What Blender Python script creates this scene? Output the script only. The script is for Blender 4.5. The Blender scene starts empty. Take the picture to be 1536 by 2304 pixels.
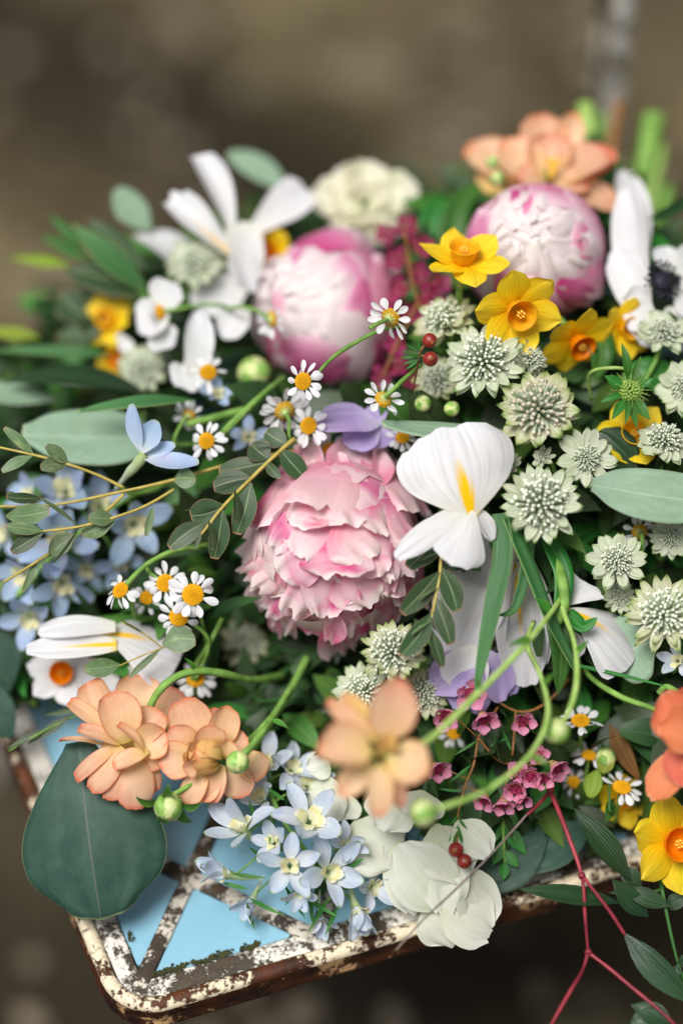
import bpy, bmesh, math, random
from mathutils import Vector, Matrix, noise
import numpy as np
rnd = random.Random(7)
sc = bpy.context.scene
S = 0.01                                    # meshes are modelled in centimetres
rad = math.radians

# ------------------------------------------------------------------ camera
PITCH, DIST, SEAT = rad(52), 1.27, 0.45
R3 = Vector((1, 0, 0)); U3 = Vector((0, math.sin(PITCH), math.cos(PITCH))); F3 = Vector((0, math.cos(PITCH), -math.sin(PITCH)))
FOC = Vector((0, 0, SEAT + 0.151)); CAM = FOC - F3 * DIST
MPP = DIST * 36.0 / 85.0 / 2304.0
cd = bpy.data.cameras.new('camera'); co = bpy.data.objects.new('camera', cd); sc.collection.objects.link(co)
cd.lens = 85; cd.sensor_fit = 'VERTICAL'; cd.sensor_height = 36; cd.sensor_width = 24
cd.clip_start = 0.05; cd.clip_end = 200
cd.dof.use_dof = True; cd.dof.focus_distance = DIST - 0.004; cd.dof.aperture_fstop = 1.2; cd.dof.aperture_blades = 0
co.matrix_world = Matrix((R3, U3, -F3)).transposed().to_4x4(); co.location = CAM
sc.camera = co
# ------------------------------------------------------------------ sky, sun, exposure
SUN_EL, SUN_AZ = rad(70), rad(235)           # azimuth: clockwise from +Y
w = bpy.data.worlds.new('World'); sc.world = w; w.use_nodes = True
nt = w.node_tree; bg = nt.nodes['Background']
sky = nt.nodes.new('ShaderNodeTexSky'); sky.sky_type = 'NISHITA'; sky.sun_disc = False
sky.sun_elevation = SUN_EL; sky.sun_rotation = SUN_AZ; sky.air_density = 1.0; sky.dust_density = 4.0; sky.ozone_density = 1.0
hs = nt.nodes.new('ShaderNodeHueSaturation'); hs.inputs['Saturation'].default_value = 0.2   # overcast
nt.links.new(sky.outputs[0], hs.inputs['Color']); nt.links.new(hs.outputs[0], bg.inputs[0])
bg.inputs[1].default_value = 0.06
sl = bpy.data.lights.new('sun', 'SUN'); so = bpy.data.objects.new('sun', sl); sc.collection.objects.link(so)
sl.energy = 3.1; sl.angle = rad(28); sl.color = (1, 0.965, 0.93)
sd = Vector((math.sin(SUN_AZ) * math.cos(SUN_EL), math.cos(SUN_AZ) * math.cos(SUN_EL), math.sin(SUN_EL)))
so.rotation_euler = sd.to_track_quat('Z', 'Y').to_euler(); so.location = (0, 0, 3)
sc.view_settings.view_transform = 'Standard'; sc.view_settings.look = 'None'; sc.view_settings.exposure = 0.36; sc.view_settings.gamma = 1
sc.render.engine = 'CYCLES'; sc.cycles.use_denoising = True; sc.cycles.max_bounces = 12; sc.cycles.diffuse_bounces = 8; sc.cycles.transmission_bounces = 4

# ------------------------------------------------------------------ space helpers
def W(px, py, dd=0.0):
    """The point seen at photo pixel (px, py), dd centimetres nearer to the camera than the plane of focus."""
    dep = DIST - dd * S; k = dep / DIST * MPP
    return CAM + F3 * dep + R3 * ((px - 768) * k) - U3 * ((py - 1152) * k)
def V(n): return (R3 * n[0] + U3 * n[1] - F3 * n[2]).normalized()
def G(px, py, z=SEAT):
    d = (W(px, py) - CAM); return CAM + d * ((z - CAM.z) / d.z)
def frame(p, n, roll=0.0):
    z = V(n); x = U3.cross(z)
    x = R3.copy() if x.length < .05 else x.normalized()
    y = z.cross(x); m = Matrix((x, y, z)).transposed() @ Matrix.Rotation(rad(roll), 3, 'Z')
    m = m.to_4x4(); m.translation = p; return m
CTRL = []                                    # where flowers sit, for the greenery that fills the bouquet

# ------------------------------------------------------------------ object helpers
TM = {}
def thing(name, label, cat, M, group=None):
    o = bpy.data.objects.new(name, None); sc.collection.objects.link(o)
    o.empty_display_size = .01
    o.matrix_world = M; TM[o.name] = M.copy()
    o['label'] = label; o['category'] = cat
    if group: o['group'] = group
    return o
def mesh(name, vs, fs, mats, uv=None, mi=None, scale=S, smooth=True):
    me = bpy.data.meshes.new(name); me.from_pydata([tuple(v * scale) for v in vs] if scale != 1 else [tuple(v) for v in vs], [], fs)
    for m in (mats if isinstance(mats, (list, tuple)) else [mats]): me.materials.append(m)
    if uv is not None:
        l = me.uv_layers.new(name='UVMap'); idx = np.empty(len(me.loops), np.int32); me.loops.foreach_get('vertex_index', idx)
        l.data.foreach_set('uv', np.array(uv, np.float32)[idx].ravel())
    if mi is not None: me.polygons.foreach_set('material_index', mi)
    if smooth: me.polygons.foreach_set('use_smooth', [True] * len(me.polygons))
    me.update(); return me
def part(name, me, parent, M=None, label=None):
    o = bpy.data.objects.new(name, me); sc.collection.objects.link(o); o.parent = parent
    if M is not None: o.matrix_basis = M
    pm = TM.get(parent.name) if parent else None
    if pm is not None: TM[o.name] = pm @ (M if M is not None else Matrix())
    if label: o['label'] = label
    return o
def wpart(name, geo, mat, parent, label=None):
    """A part given in world coordinates."""
    vs, fs, uv = geo; inv = TM[parent.name].inverted()
    return part(name, mesh(name, [inv @ v for v in vs], fs, mat, uv, scale=1), parent, None, label)
def single(name, label, cat, geo, mat, group=None, kind=None, org=None):
    """A thing (or setting) that is one mesh, given in world coordinates."""
    vs, fs, uv = geo; org = org or vs[0].copy()
    o = bpy.data.objects.new(name, mesh(name, [v - org for v in vs], fs, mat, uv, scale=1)); sc.collection.objects.link(o); o.location = org
    TM[o.name] = Matrix.Translation(org)
    if label: o['label'] = label
    if cat: o['category'] = cat
    if group: o['group'] = group
    if kind: o['kind'] = kind
    return o

# ------------------------------------------------------------------ geometry helpers (centimetres unless said)
def interp(tab, v):
    n = len(tab) - 1; x = min(max(v, 0), 1) * n; i = min(int(x), n - 1); t = x - i
    p0 = tab[max(i - 1, 0)]; p1 = tab[i]; p2 = tab[i + 1]; p3 = tab[min(i + 2, n)]
    return max(.5 * (2 * p1 + (p2 - p0) * t + (2 * p0 - 5 * p1 + 4 * p2 - p3) * t * t + (3 * p1 - p0 - 3 * p2 + p3) * t ** 3), 0.02)
SPOON = [.12, .3, .62, .9, 1, .92, .62]; OVAL = [.1, .5, .85, 1, .95, .75, .4]; POINT = [.25, .7, .98, 1, .82, .5, .04]
STRAP = [.5, .75, .9, 1, .95, .8, .45]; LEAF = [.06, .55, .9, 1, .85, .52, .03]; ROUND = [.1, .62, .93, 1, .98, .84, .4]
FAN = [.1, .3, .55, .8, 1, 1.05, .95]; BLADE = [.8, 1, 1, .95, .85, .65, .05]; LANCE = [.1, .6, 1, .95, .75, .42, .02]
BRACT = [.2, .5, .8, 1, .95, .65, .05]
def petal(L, Wd, prof, nu=6, nv=8, bend=0., bend0=0., cup=0., rnd_=.3, ruf=0., rf=3., seed=0., jag=0., twist=0., fold=0., nick=0., sway=0.):
    vs, fs, uv = [], [], []; a = bend0; y = z = 0.; dl = L / nv; prev = None
    for j in range(nv + 1):
        v = j / nv
        if j: a = bend0 + bend * (v - .5 / nv); y += math.cos(a) * dl; z += math.sin(a) * dl
        hw = Wd / 2 * interp(prof, v); ca, sa = math.cos(bend0 + bend * v), math.sin(bend0 + bend * v)
        tw = twist * v
        for i in range(nu + 1):
            u = -1 + 2 * i / nu
            x = u * hw + sway * Wd * math.sin(3.1416 * v)
            h = cup * hw * u * u * min(1, v * 2.5) + fold * hw * abs(u)
            h += ruf * (math.sin(u * rf * 3.14 + seed * 5) + .6 * math.sin(u * rf * 5.3 + seed * 3 + v * 3)) * v * v * (abs(u) ** .5 * .7 + .3)
            s = -rnd_ * hw * u * u * v ** 5 + jag * noise.noise((u * 4 + seed * 7, seed, v)) * v ** 4 * L - nick * L * max(0, 1 - abs(u) * 3) * v ** 6
            xx = x * math.cos(tw) - h * math.sin(tw); hh = x * math.sin(tw) + h * math.cos(tw)
            vs.append(Vector((xx, y + ca * s - sa * hh, z + sa * s + ca * hh))); uv.append((u * .5 + .5, v))
    n = nu + 1
    for j in range(nv):
        for i in range(nu): fs.append((j * n + i, j * n + i + 1, (j + 1) * n + i + 1, (j + 1) * n + i))
    return vs, fs, uv
def lay(base, tip, wid, nrm, prof, **k):
    """A petal or leaf laid between two world points, its face turned to nrm; width in centimetres. Returns world geometry."""
    d = tip - base; L = d.length; y = d / L; x = y.cross(nrm); x.normalize(); z = x.cross(y)
    vs, fs, uv = petal(1.0 * L / S, wid, prof, **k)
    nu = k.get('nu', 6); e = vs[-(nu // 2) - 1]; ang = math.atan2(e.z, e.y); f = (L / S) / max(math.hypot(e.y, e.z), .01)
    r = Matrix.Rotation(-ang, 3, 'X'); m = Matrix((x, y, z)).transposed()
    out = []
    for p in vs:
        q = r @ p; out.append(base + m @ Vector((q.x, q.y * f, q.z * f)) * S)
    return out, fs, uv
def spline(pts, seg=6):
    out = []; n = len(pts)
    for i in range(n - 1):
        p0 = pts[max(i - 1, 0)]; p1 = pts[i]; p2 = pts[i + 1]; p3 = pts[min(i + 2, n - 1)]
        for k in range(seg):
            t = k / seg
            out.append(.5 * (2 * p1 + (p2 - p0) * t + (2 * p0 - 5 * p1 + 4 * p2 - p3) * t * t + (3 * p1 - p0 - 3 * p2 + p3) * t ** 3))
    out.append(pts[-1].copy()); return out
def tube(pts, r0, r1=None, sides=6, seg=5, bump=0.):
    """Tube along world points, radii in centimetres."""
    r1 = r0 if r1 is None else r1; ps = spline(pts, seg); vs, fs, uv = [], [], []; n = len(ps); x = None
    for i, p in enumerate(ps):
        t = (ps[min(i + 1, n - 1)] - ps[max(i - 1, 0)]).normalized()
        if x is None: x = t.orthogonal().normalized()
        x = (x - t * x.dot(t)).normalized(); y = t.cross(x); f = i / (n - 1)
        r = (r0 + (r1 - r0) * f) * S * (1 + (bump + .24) * noise.noise((f * n * .22, r0 * 9, p.x * 20)))
        for k in range(sides):
            a = 6.2832 * k / sides; vs.append(p + (x * math.cos(a) + y * math.sin(a)) * r); uv.append((k / sides, f))
    for i in range(n - 1):
        for k in range(sides): fs.append((i * sides + k, i * sides + (k + 1) % sides, (i + 1) * sides + (k + 1) % sides, (i + 1) * sides + k))
    fs.append(tuple(range(sides))[::-1]); fs.append(tuple((n - 1) * sides + k for k in range(sides)))
    return vs, fs, uv
def join(*gs):
    vs, fs, uv = [], [], []
    for g in gs:
        o = len(vs); vs += g[0]; fs += [tuple(i + o for i in f) for f in g[1]]; uv += g[2]
    return vs, fs, uv
def xf(g, M): return [M @ v for v in g[0]], g[1], g[2]
_ico = {}
def ball(c, r, sub=1, sq=(1, 1, 1)):
    if sub not in _ico:
        b = bmesh.new(); bmesh.ops.create_icosphere(b, subdivisions=sub, radius=1); b.verts.ensure_lookup_table()
        _ico[sub] = ([v.co.copy() for v in b.verts], [tuple(v.index for v in f.verts) for f in b.faces]); b.free()
    vv, ff = _ico[sub]; c = Vector(c)
    return [c + Vector((v.x * sq[0], v.y * sq[1], v.z * sq[2])) * r for v in vv], ff, [(v.x * .5 + .5, v.z * .5 + .5) for v in vv]
def lathe(prof, sides=16, waves=0, wamp=0., ridge=0.):
    vs, fs, uv = [], [], []; n = len(prof)
    for j, (r, z) in enumerate(prof):
        for k in range(sides):
            a = 6.2832 * k / sides; rr = r * (1 + (j / (n - 1)) ** 3 * wamp * math.sin(a * waves) + ridge * math.cos(a * waves))
            vs.append(Vector((rr * math.cos(a), rr * math.sin(a), z + (j / (n - 1)) ** 4 * wamp * .6 * r * math.cos(a * waves * 1.5)))); uv.append((k / sides, j / (n - 1)))
    for j in range(n - 1):
        for k in range(sides): fs.append((j * sides + k, j * sides + (k + 1) % sides, (j + 1) * sides + (k + 1) % sides, (j + 1) * sides + k))
    return vs, fs, uv
def spetal(R, ph, Wd, tb, tt, rd=.35, flare=.0, ruf=.05, seed=0., jag=.1, nu=8, nv=9, curl=0.):
    """A petal that wraps a ball of radius R from polar angle tb up to tt (degrees) round azimuth ph."""
    vs, fs, uv = [], [], []; tb, tt, ph = rad(tb), rad(tt), rad(ph)
    cp, sp = math.cos(ph), math.sin(ph); T = Vector((-sp, cp, 0))
    for j in range(nv + 1):
        v = j / nv; hw = Wd / 2 * interp([.35, .6, .85, 1, 1, .95, .8], v) / R
        for i in range(nu + 1):
            u = -1 + 2 * i / nu
            th = tb + (tt + rd * abs(u) ** 3.2 + jag * noise.noise((u * 1.7 + seed * 3.1, seed, 1)) + .28 * jag * noise.noise((u * 7 + seed, 3, seed)) - tb) * v
            m = Vector((math.sin(th) * cp, math.sin(th) * sp, math.cos(th)))
            al = u * hw; d = m * math.cos(al) + T * math.sin(al)
            r = R * (1 + flare * v ** 3 + ruf * v * v * (noise.noise((u * 1.6 + seed, v * 2, seed * 2)) + .35 * noise.noise((u * 4.5, v * 3, seed))) - curl * max(0, v - .8) * 5 * max(0, v - .8) - .03 * u * u)
            vs.append(d * r); uv.append((u * .5 + .5, v))
    n = nu + 1
    for j in range(nv):
        for i in range(nu): fs.append((j * n + i, j * n + i + 1, (j + 1) * n + i + 1, (j + 1) * n + i))
    return vs, fs, uv

# ------------------------------------------------------------------ materials
def lin(x):
    x /= 255.; return x / 12.92 if x <= .04045 else ((x + .055) / 1.055) ** 2.4
def c(h): return (lin(int(h[0:2], 16)), lin(int(h[2:4], 16)), lin(int(h[4:6], 16)), 1)
def nd(nt, t, ins=(), **pr):
    n = nt.nodes.new('ShaderNode' + t)
    for k, v in pr.items(): setattr(n, k, v)
    for k, v in dict(ins).items():
        if isinstance(v, bpy.types.NodeSocket): nt.links.new(v, n.inputs[k])
        else: n.inputs[k].default_value = v
    return n
def ramp(nt, fac, stops, interp='LINEAR'):
    n = nt.nodes.new('ShaderNodeValToRGB'); n.color_ramp.interpolation = interp; e = n.color_ramp.elements
    while len(e) < len(stops): e.new(1)
    for i, (p, col) in enumerate(stops): e[i].position = p; e[i].color = col if len(col) == 4 else (*col, 1)
    nt.links.new(fac, n.inputs[0]); return n.outputs[0]
def G1(a): return (a, a, a, 1)
def mix(nt, f, a, b, bt='MIX'):
    n = nt.nodes.new('ShaderNodeMix'); n.data_type = 'RGBA'; n.blend_type = bt
    for s, v in ((n.inputs[0], f), (n.inputs[6], a), (n.inputs[7], b)):
        if isinstance(v, bpy.types.NodeSocket): nt.links.new(v, s)
        else: s.default_value = v
    return n.outputs[2]
def mth(nt, op, a, b=0., cl=False):
    n = nt.nodes.new('ShaderNodeMath'); n.operation = op; n.use_clamp = cl
    for s, v in zip(n.inputs, (a, b)):
        if isinstance(v, bpy.types.NodeSocket): nt.links.new(v, s)
        else: s.default_value = v
    return n.outputs[0]
def newmat(name):
    m = bpy.data.materials.new(name); m.use_nodes = True; nt = m.node_tree; nt.nodes.clear(); return m, nt
MAT = {}
def pmat(name, stops, var=.1, hue=.012, patch=None, vein=(26, .18), edge=None, rib=None, blotch=None, tr=.3, rough=.5, spec=.3, bump=.25, island=False, cross=None, spots=None):
    """Petal or leaf: colour from base to tip by UV, patches, veins along the length, edge and midrib tints, some light let through."""
    m, nt = newmat(name); uvn = nd(nt, 'UVMap').outputs[0]; sp = nd(nt, 'SeparateXYZ', {0: uvn}); u, v = sp.outputs[0], sp.outputs[1]
    rv = nd(nt, 'NewGeometry').outputs['Random Per Island'] if island else nd(nt, 'ObjectInfo').outputs['Random']
    off = nd(nt, 'CombineXYZ', {0: mth(nt, 'MULTIPLY', rv, 37.), 1: mth(nt, 'MULTIPLY', rv, 91.), 2: rv}).outputs[0]
    add = nd(nt, 'VectorMath', {0: uvn, 1: off}, operation='ADD').outputs[0]
    col = ramp(nt, v, [(p, c(h)) for p, h in stops])
    nz = nd(nt, 'TexNoise', {'Vector': add, 'Scale': 3.0, 'Detail': 4.}).outputs[0]
    col = mix(nt, ramp(nt, nz, [(.3, G1(0)), (.75, G1(.5))]), col, mix(nt, 1., col, (.82, .82, .82, 1), 'MULTIPLY'))
    if patch:
        pc, lo, hi, scl, vlo, vhi = patch
        pn = nd(nt, 'TexNoise', {'Vector': add, 'Scale': scl, 'Detail': 3., 'Distortion': .4}).outputs[0]
        f = ramp(nt, pn, [(lo, G1(0)), (hi, G1(1))]); g = ramp(nt, v, [(max(vlo - .15, 0), G1(0)), (vlo, G1(1)), (vhi, G1(1)), (min(vhi + .15, 1), G1(0))])
        col = mix(nt, mth(nt, 'MULTIPLY', f, g), col, c(pc))
    hgt = None
    if vein:
        st = nd(nt, 'VectorMath', {0: add, 1: (vein[0], 1.2, 1)}, operation='MULTIPLY').outputs[0]
        vn = nd(nt, 'TexNoise', {'Vector': st, 'Scale': 1., 'Detail': 2.}).outputs[0]; hgt = vn
        col = mix(nt, ramp(nt, vn, [(.35, G1(min(vein[1] * 1.6, 1))), (.6, G1(0))]), col, mix(nt, 1., col, (c(vein[2]) if len(vein) > 2 else (.78, .76, .77, 1)), 'MULTIPLY'))
    ad = mth(nt, 'ABSOLUTE', mth(nt, 'SUBTRACT', u, .5))
    if cross:      # side veins of a leaf
        wv = mth(nt, 'SINE', mth(nt, 'MULTIPLY', mth(nt, 'SUBTRACT', v, mth(nt, 'MULTIPLY', ad, .9)), cross[0]))
        col = mix(nt, ramp(nt, wv, [(.9, G1(0)), (1., G1(cross[1]))]), col, c(cross[2]))
    if rib:
        col = mix(nt, ramp(nt, ad, [(rib[1] * .5, G1(rib[2])), (rib[1], G1(0))]), col, c(rib[0]))
    if blotch:     # a tapering flame up the middle
        lim = mth(nt, 'MULTIPLY', mth(nt, 'SUBTRACT', blotch[2], v), blotch[1])
        f = mth(nt, 'MULTIPLY', mth(nt, 'SUBTRACT', lim, mth(nt, 'ADD', ad, mth(nt, 'MULTIPLY', mth(nt, 'SUBTRACT', vn if vein else nz, .5), .12))), 14., True)
        col = mix(nt, f, col, c(blotch[0]))
    if edge:
        d = mth(nt, 'MAXIMUM', v, mth(nt, 'MULTIPLY', ad, 2.) if edge[3] else v)
        en = nd(nt, 'TexNoise', {'Vector': add, 'Scale': 9., 'Detail': 4.}).outputs[0]
        f = mth(nt, 'ADD', d, mth(nt, 'MULTIPLY', mth(nt, 'SUBTRACT', en, .5), edge[2]))
        col = mix(nt, ramp(nt, f, [(edge[1], G1(0)), (min(edge[1] + edge[4], 1.0), G1(1))]), col, c(edge[0]))
    if spots:
        s1 = nd(nt, 'TexNoise', {'Vector': add, 'Scale': spots[2], 'Detail': 3.}).outputs[0]; s2 = nd(nt, 'TexNoise', {'Vector': add, 'Scale': spots[2] * .22, 'Detail': 5., 'Roughness': .65}).outputs[0]
        col = mix(nt, ramp(nt, s2, [(.42, G1(0)), (.68, G1(.5))]), col, c(spots[3])); col = mix(nt, ramp(nt, s1, [(spots[1], G1(0)), (spots[1] + .04, G1(.7))]), col, c(spots[0]))
    h = nd(nt, 'HueSaturation', {'Color': col, 'Hue': mth(nt, 'ADD', .5, mth(nt, 'MULTIPLY', mth(nt, 'SUBTRACT', rv, .5), hue * 2)), 'Value': mth(nt, 'ADD', 1 - var, mth(nt, 'MULTIPLY', rv, 2 * var))}).outputs[0]
    b = nd(nt, 'BsdfPrincipled', {'Base Color': h, 'Roughness': rough, 'Specular IOR Level': spec})
    if bump and hgt is not None:
        nt.links.new(nd(nt, 'Bump', {'Height': hgt, 'Strength': bump, 'Distance': .001}).outputs[0], b.inputs['Normal'])
    t = nd(nt, 'BsdfTranslucent', {'Color': h}); mx = nd(nt, 'MixShader', {0: tr, 1: b.outputs[0], 2: t.outputs[0]})
    nt.links.new(mx.outputs[0], nd(nt, 'OutputMaterial').inputs[0]); MAT[name] = m; return m
def smat(name, a, b, scale=40., rough=.5, spec=.3, var=.12, bump=.2, tr=0., lo=.35, hi=.65, det=4.):
    """Plain stuff with two colours broken up by noise."""
    m, nt = newmat(name); tc = nd(nt, 'TexCoord').outputs['Object']; rv = nd(nt, 'ObjectInfo').outputs['Random']
    n = nd(nt, 'TexNoise', {'Vector': nd(nt, 'VectorMath', {0: tc, 1: nd(nt, 'CombineXYZ', {0: rv, 1: rv}).outputs[0]}, operation='ADD').outputs[0], 'Scale': scale, 'Detail': det}).outputs[0]
    col = ramp(nt, n, [(lo, c(a)), (hi, c(b))])
    h = nd(nt, 'HueSaturation', {'Color': col, 'Value': mth(nt, 'ADD', 1 - var, mth(nt, 'MULTIPLY', rv, 2 * var))}).outputs[0]
    p = nd(nt, 'BsdfPrincipled', {'Base Color': h, 'Roughness': rough, 'Specular IOR Level': spec})
    if bump: nt.links.new(nd(nt, 'Bump', {'Height': n, 'Strength': bump, 'Distance': .001}).outputs[0], p.inputs['Normal'])
    out = p.outputs[0]
    if tr: out = nd(nt, 'MixShader', {0: tr, 1: out, 2: nd(nt, 'BsdfTranslucent', {'Color': h}).outputs[0]}).outputs[0]
    nt.links.new(out, nd(nt, 'OutputMaterial').inputs[0]); MAT[name] = m; return m

pmat('peony_petal', [(0, 'e38fb0'), (.35, 'f0bccb'), (.75, 'f6d6dc'), (1, 'f9e6e6')], var=.04, patch=('e06a9a', .44, .66, .9, .25, .9), vein=(22, .1, 'f0c8d4'), edge=('bf8f60', 1.012, .12, False, .02), tr=.38, rough=.45, bump=.12)
pmat('peony_inner', [(0, 'e07aa2'), (.3, 'f2c2d0'), (.65, 'f8e0e3'), (1, 'fbf0ec')], var=.03, patch=('de5a92', .47, .68, .95, .2, .8), vein=(22, .1, 'f0c8d4'), edge=('bb8a5a', 1.014, .12, False, .02), tr=.4, rough=.45, bump=.12)
pmat('bud_outer', [(0, 'c94886'), (.45, 'e07fae'), (.8, 'eeb0cc'), (1, 'f8dde8')], var=.06, patch=('cf5a8e', .56, .76, 1.3, .2, .8), vein=(22, .1, 'e8b0cc'), tr=.36, bump=.12)
pmat('bud_white', [(0, 'ecbfd2'), (.3, 'f8e8ec'), (1, 'fbf5f3')], var=.02, patch=('eec2d0', .55, .78, .9, .2, .7), vein=(18, .06), tr=.42, bump=.1)
pmat('white_petal', [(0, 'e8eadc'), (.3, 'e9e9e7'), (1, 'eaeaee')], var=.02, hue=.004, vein=(24, .22, 'd2d5dd'), tr=.3, rough=.5, bump=.1)
pmat('iris_fall', [(0, 'efd964'), (.08, 'efece0'), (.4, 'e9e9e8'), (1, 'ebebee')], var=.02, hue=.004, vein=(30, .3, 'd0d3da'), blotch=('fcc800', .27, .70), tr=.28, rough=.5, bump=.1)
pmat('cream_petal', [(0, 'd3d8a4'), (.4, 'e8e7c8'), (1, 'f3f1e0')], var=.05, vein=(18, .08), tr=.36)
pmat('hydrangea_petal', [(0, 'd8dfbe'), (.35, 'ebeedd'), (1, 'f2f3ea')], var=.03, vein=(16, .14, 'd8dec4'), edge=('bfa878', 1.012, .12, True, .025), tr=.36, rough=.55, bump=.3)
pmat('lilac_petal', [(0, 'd8d2e6'), (.4, 'b0a0d2'), (1, 'c4b8e2')], var=.07, vein=(22, .2, 'b0a6d8'), tr=.36)
pmat('yellow_petal', [(0, 'fac800'), (.35, 'ffe01c'), (1, 'ffe840')], var=.03, hue=.004, vein=(18, .3, 'f6c870'), edge=('f3e3b0', 1.0, .04, False, .02), tr=.36, bump=.4)
pmat('corona', [(0, 'ffcc10'), (.5, 'ffd42c'), (1, 'ffca18')], var=.03, hue=.004, vein=(24, .2, 'f4c060'), tr=.5)
pmat('orange_corona', [(0, 'f29a00'), (1, 'f98e00')], var=.04, hue=.005, vein=(24, .2, 'f0b050'), tr=.36)
pmat('peach_petal', [(0, 'dcc66e'), (.25, 'f2d098'), (.6, 'f4cba6'), (1, 'ecb08c')], var=.06, hue=.01, patch=('f6d6ae', .48, .72, 1.3, .2, .8), vein=(34, .14, 'f0c0a0'), edge=('dd8058', .90, .08, True, .13), tr=.38, rough=.4, bump=.15)
pmat('peach_inner', [(0, 'dcd27c'), (.45, 'ecd184'), (1, 'eebf80')], var=.05, hue=.008, vein=(34, .14, 'e8b890'), edge=('d98e5c', .95, .06, True, .06), tr=.34, rough=.4, bump=.15)
pmat('coral_petal', [(0, 'dd9468'), (.4, 'e98a66'), (1, 'ea8260')], var=.06, vein=(30, .1, 'f0b0a0'), edge=('f0a080', .94, .05, True, .05), tr=.34)
pmat('blue_petal', [(0, 'e6ecee'), (.3, 'c8daf0'), (.75, 'b4cef0'), (.92, 'bad0f0'), (1, 'bccfb4')], var=.07, hue=.012, patch=('cfcdec', .58, .75, 1.5, .1, .9), vein=(18, .14, 'b8c8e8'), tr=.38)
pmat('pale_blue_petal', [(0, 'eef2ea'), (.3, 'dbe5ef'), (.8, 'cbd9ee'), (.93, 'd0dcea'), (1, '8db552')], var=.05, hue=.012, patch=('e4e8ef', .45, .7, 1.3, .1, .9), vein=(16, .16, 'b9c9e4'), edge=('86b045', 1.0, .16, False, .05), tr=.38)
pmat('bee', [(0, 'e4ebc8'), (.4, 'f6f4d8'), (.65, 'f4eba8'), (.85, 'f8f4dc'), (1, 'fafaf2')], var=.03, vein=(12, .2, 'e6e2b0'), tr=.36)
pmat('spur', [(0, 'b9cf8c'), (.5, 'c9d9b6'), (1, 'd9e3e2')], var=.06, vein=(10, .3, 'a8c480'), tr=.25)
pmat('daisy_petal', [(0, 'eceee4'), (.3, 'f4f5f6'), (1, 'f6f7f9')], var=.02, hue=.003, vein=(9, .2, 'd8dce4'), tr=.3, bump=.5)
pmat('bract', [(0, 'd2d9b8'), (.35, 'e4e7d4'), (.72, 'dfe4cf'), (.87, 'dfe5cb'), (.95, '98b472'), (1, '5c8644')], var=.04, vein=(11, .4, 'c6d6ac'), tr=.36, rough=.55, bump=.4)
pmat('bract_warm', [(0, 'd4d2ae'), (.35, 'e8e6d2'), (.72, 'e5e5cc'), (.88, 'c2cc94'), (.96, '6f8f48'), (1, '4a6a2e')], var=.05, vein=(11, .5, 'bcc68c'), tr=.36, rough=.55, bump=.4)
pmat('wax_petal', [(0, 'd2447f'), (.25, 'e58bb2'), (.75, 'f0b3cf'), (1, 'ea86b2')], var=.08, vein=(12, .2, 'e890b4'), tr=.38)
pmat('magenta_petal', [(0, '841c4a'), (.4, 'b53a6e'), (1, 'cc6a94')], var=.1, vein=(12, .2, 'd880a8'), tr=.36)
pmat('euc_leaf', [(0, '7a947a'), (.3, '839f83'), (1, '7e9a7e')], var=.1, hue=.01, vein=(12, .06), rib=('b3c3ae', .012, .7), cross=(60, .08, 'a0b8a4'), spots=('6d7a5a', .70, 26., '93b09a'), edge=('a5b090', .975, .0, True, .02), tr=.12, rough=.55, spec=.25, bump=.1)
pmat('euc_dark', [(0, '284539'), (.3, '2c4a3d'), (1, '29463a')], var=.08, vein=(12, .06), rib=('7a7466', .009, .4), cross=(46, .05, '56735f'), spots=('2a3a2a', .71, 30., '41604f'), edge=('86926a', .985, .0, True, .012), tr=.1, rough=.5, spec=.25, bump=.1)
pmat('euc_small', [(0, '607648'), (.4, '587046'), (1, '5e7448')], var=.2, hue=.012, vein=(14, .1), rib=('8f9f68', .03, .7), patch=('8a9a66', .58, .75, 2.5, .1, .9), spots=('6a5a3a', .72, 14., '6f8a70'), edge=('8e6a50', .955, .02, True, .03), tr=.15, rough=.42, spec=.35, bump=.2)
pmat('euc_back', [(0, '3a5230'), (.4, '344c2c'), (1, '3a5432')], var=.15, vein=(14, .1), rib=('8f9a70', .03, .8), edge=('8e6a50', .955, .02, True, .03), tr=.15, rough=.42, spec=.35, bump=.2)
pmat('ruscus_leaf', [(0, '24402a'), (.5, '28482a'), (1, '2e4c2e')], var=.15, vein=(16, .3, '5a7a60'), rib=('3d6242', .015, .7), tr=.12, rough=.33, spec=.45, bump=.6)
pmat('blade_leaf', [(0, '3a6c34'), (.5, '477a46'), (1, '629258')], var=.12, vein=(24, .35, '8fb088'), edge=('b4cf7a', .965, .0, True, .03), tr=.2, rough=.42, spec=.35, bump=.4)
pmat('green_leaf', [(0, '3c7a2a'), (.5, '3a7a30'), (1, '4a8a3a')], var=.2, hue=.02, vein=(16, .25, '86a870'), rib=('86b060', .02, .6), tr=.25, rough=.42, spec=.35)
pmat('lime_leaf', [(0, '87a030'), (.5, '90a834'), (1, '9cb03e')], var=.15, hue=.02, vein=(12, .2), rib=('c8d870', .03, .5), tr=.35)
pmat('sepal_leaf', [(0, '5a9a34'), (.5, '4d8c34'), (1, '2f6a2a')], var=.12, vein=(10, .25), edge=('c8d860', .94, .02, True, .06), tr=.25, rough=.4)
pmat('dry_leaf', [(0, '6a4a24'), (1, '7a5228')], var=.15, vein=(12, .3), tr=.2)
pmat('filler_leaf', [(0, '2e4824'), (.5, '294020'), (1, '385229')], var=.3, hue=.03, vein=(10, .2), rib=('4a6a44', .03, .5), tr=.2, rough=.45, spec=.35, bump=0, island=True)
pmat('fresh_leaf', [(0, '3f7028'), (.5, '4a7c30'), (1, '5f8f40')], var=.3, hue=.04, vein=(10, .2), rib=('86a868', .03, .5), tr=.3, rough=.45, spec=.3, bump=0, island=True)
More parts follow.
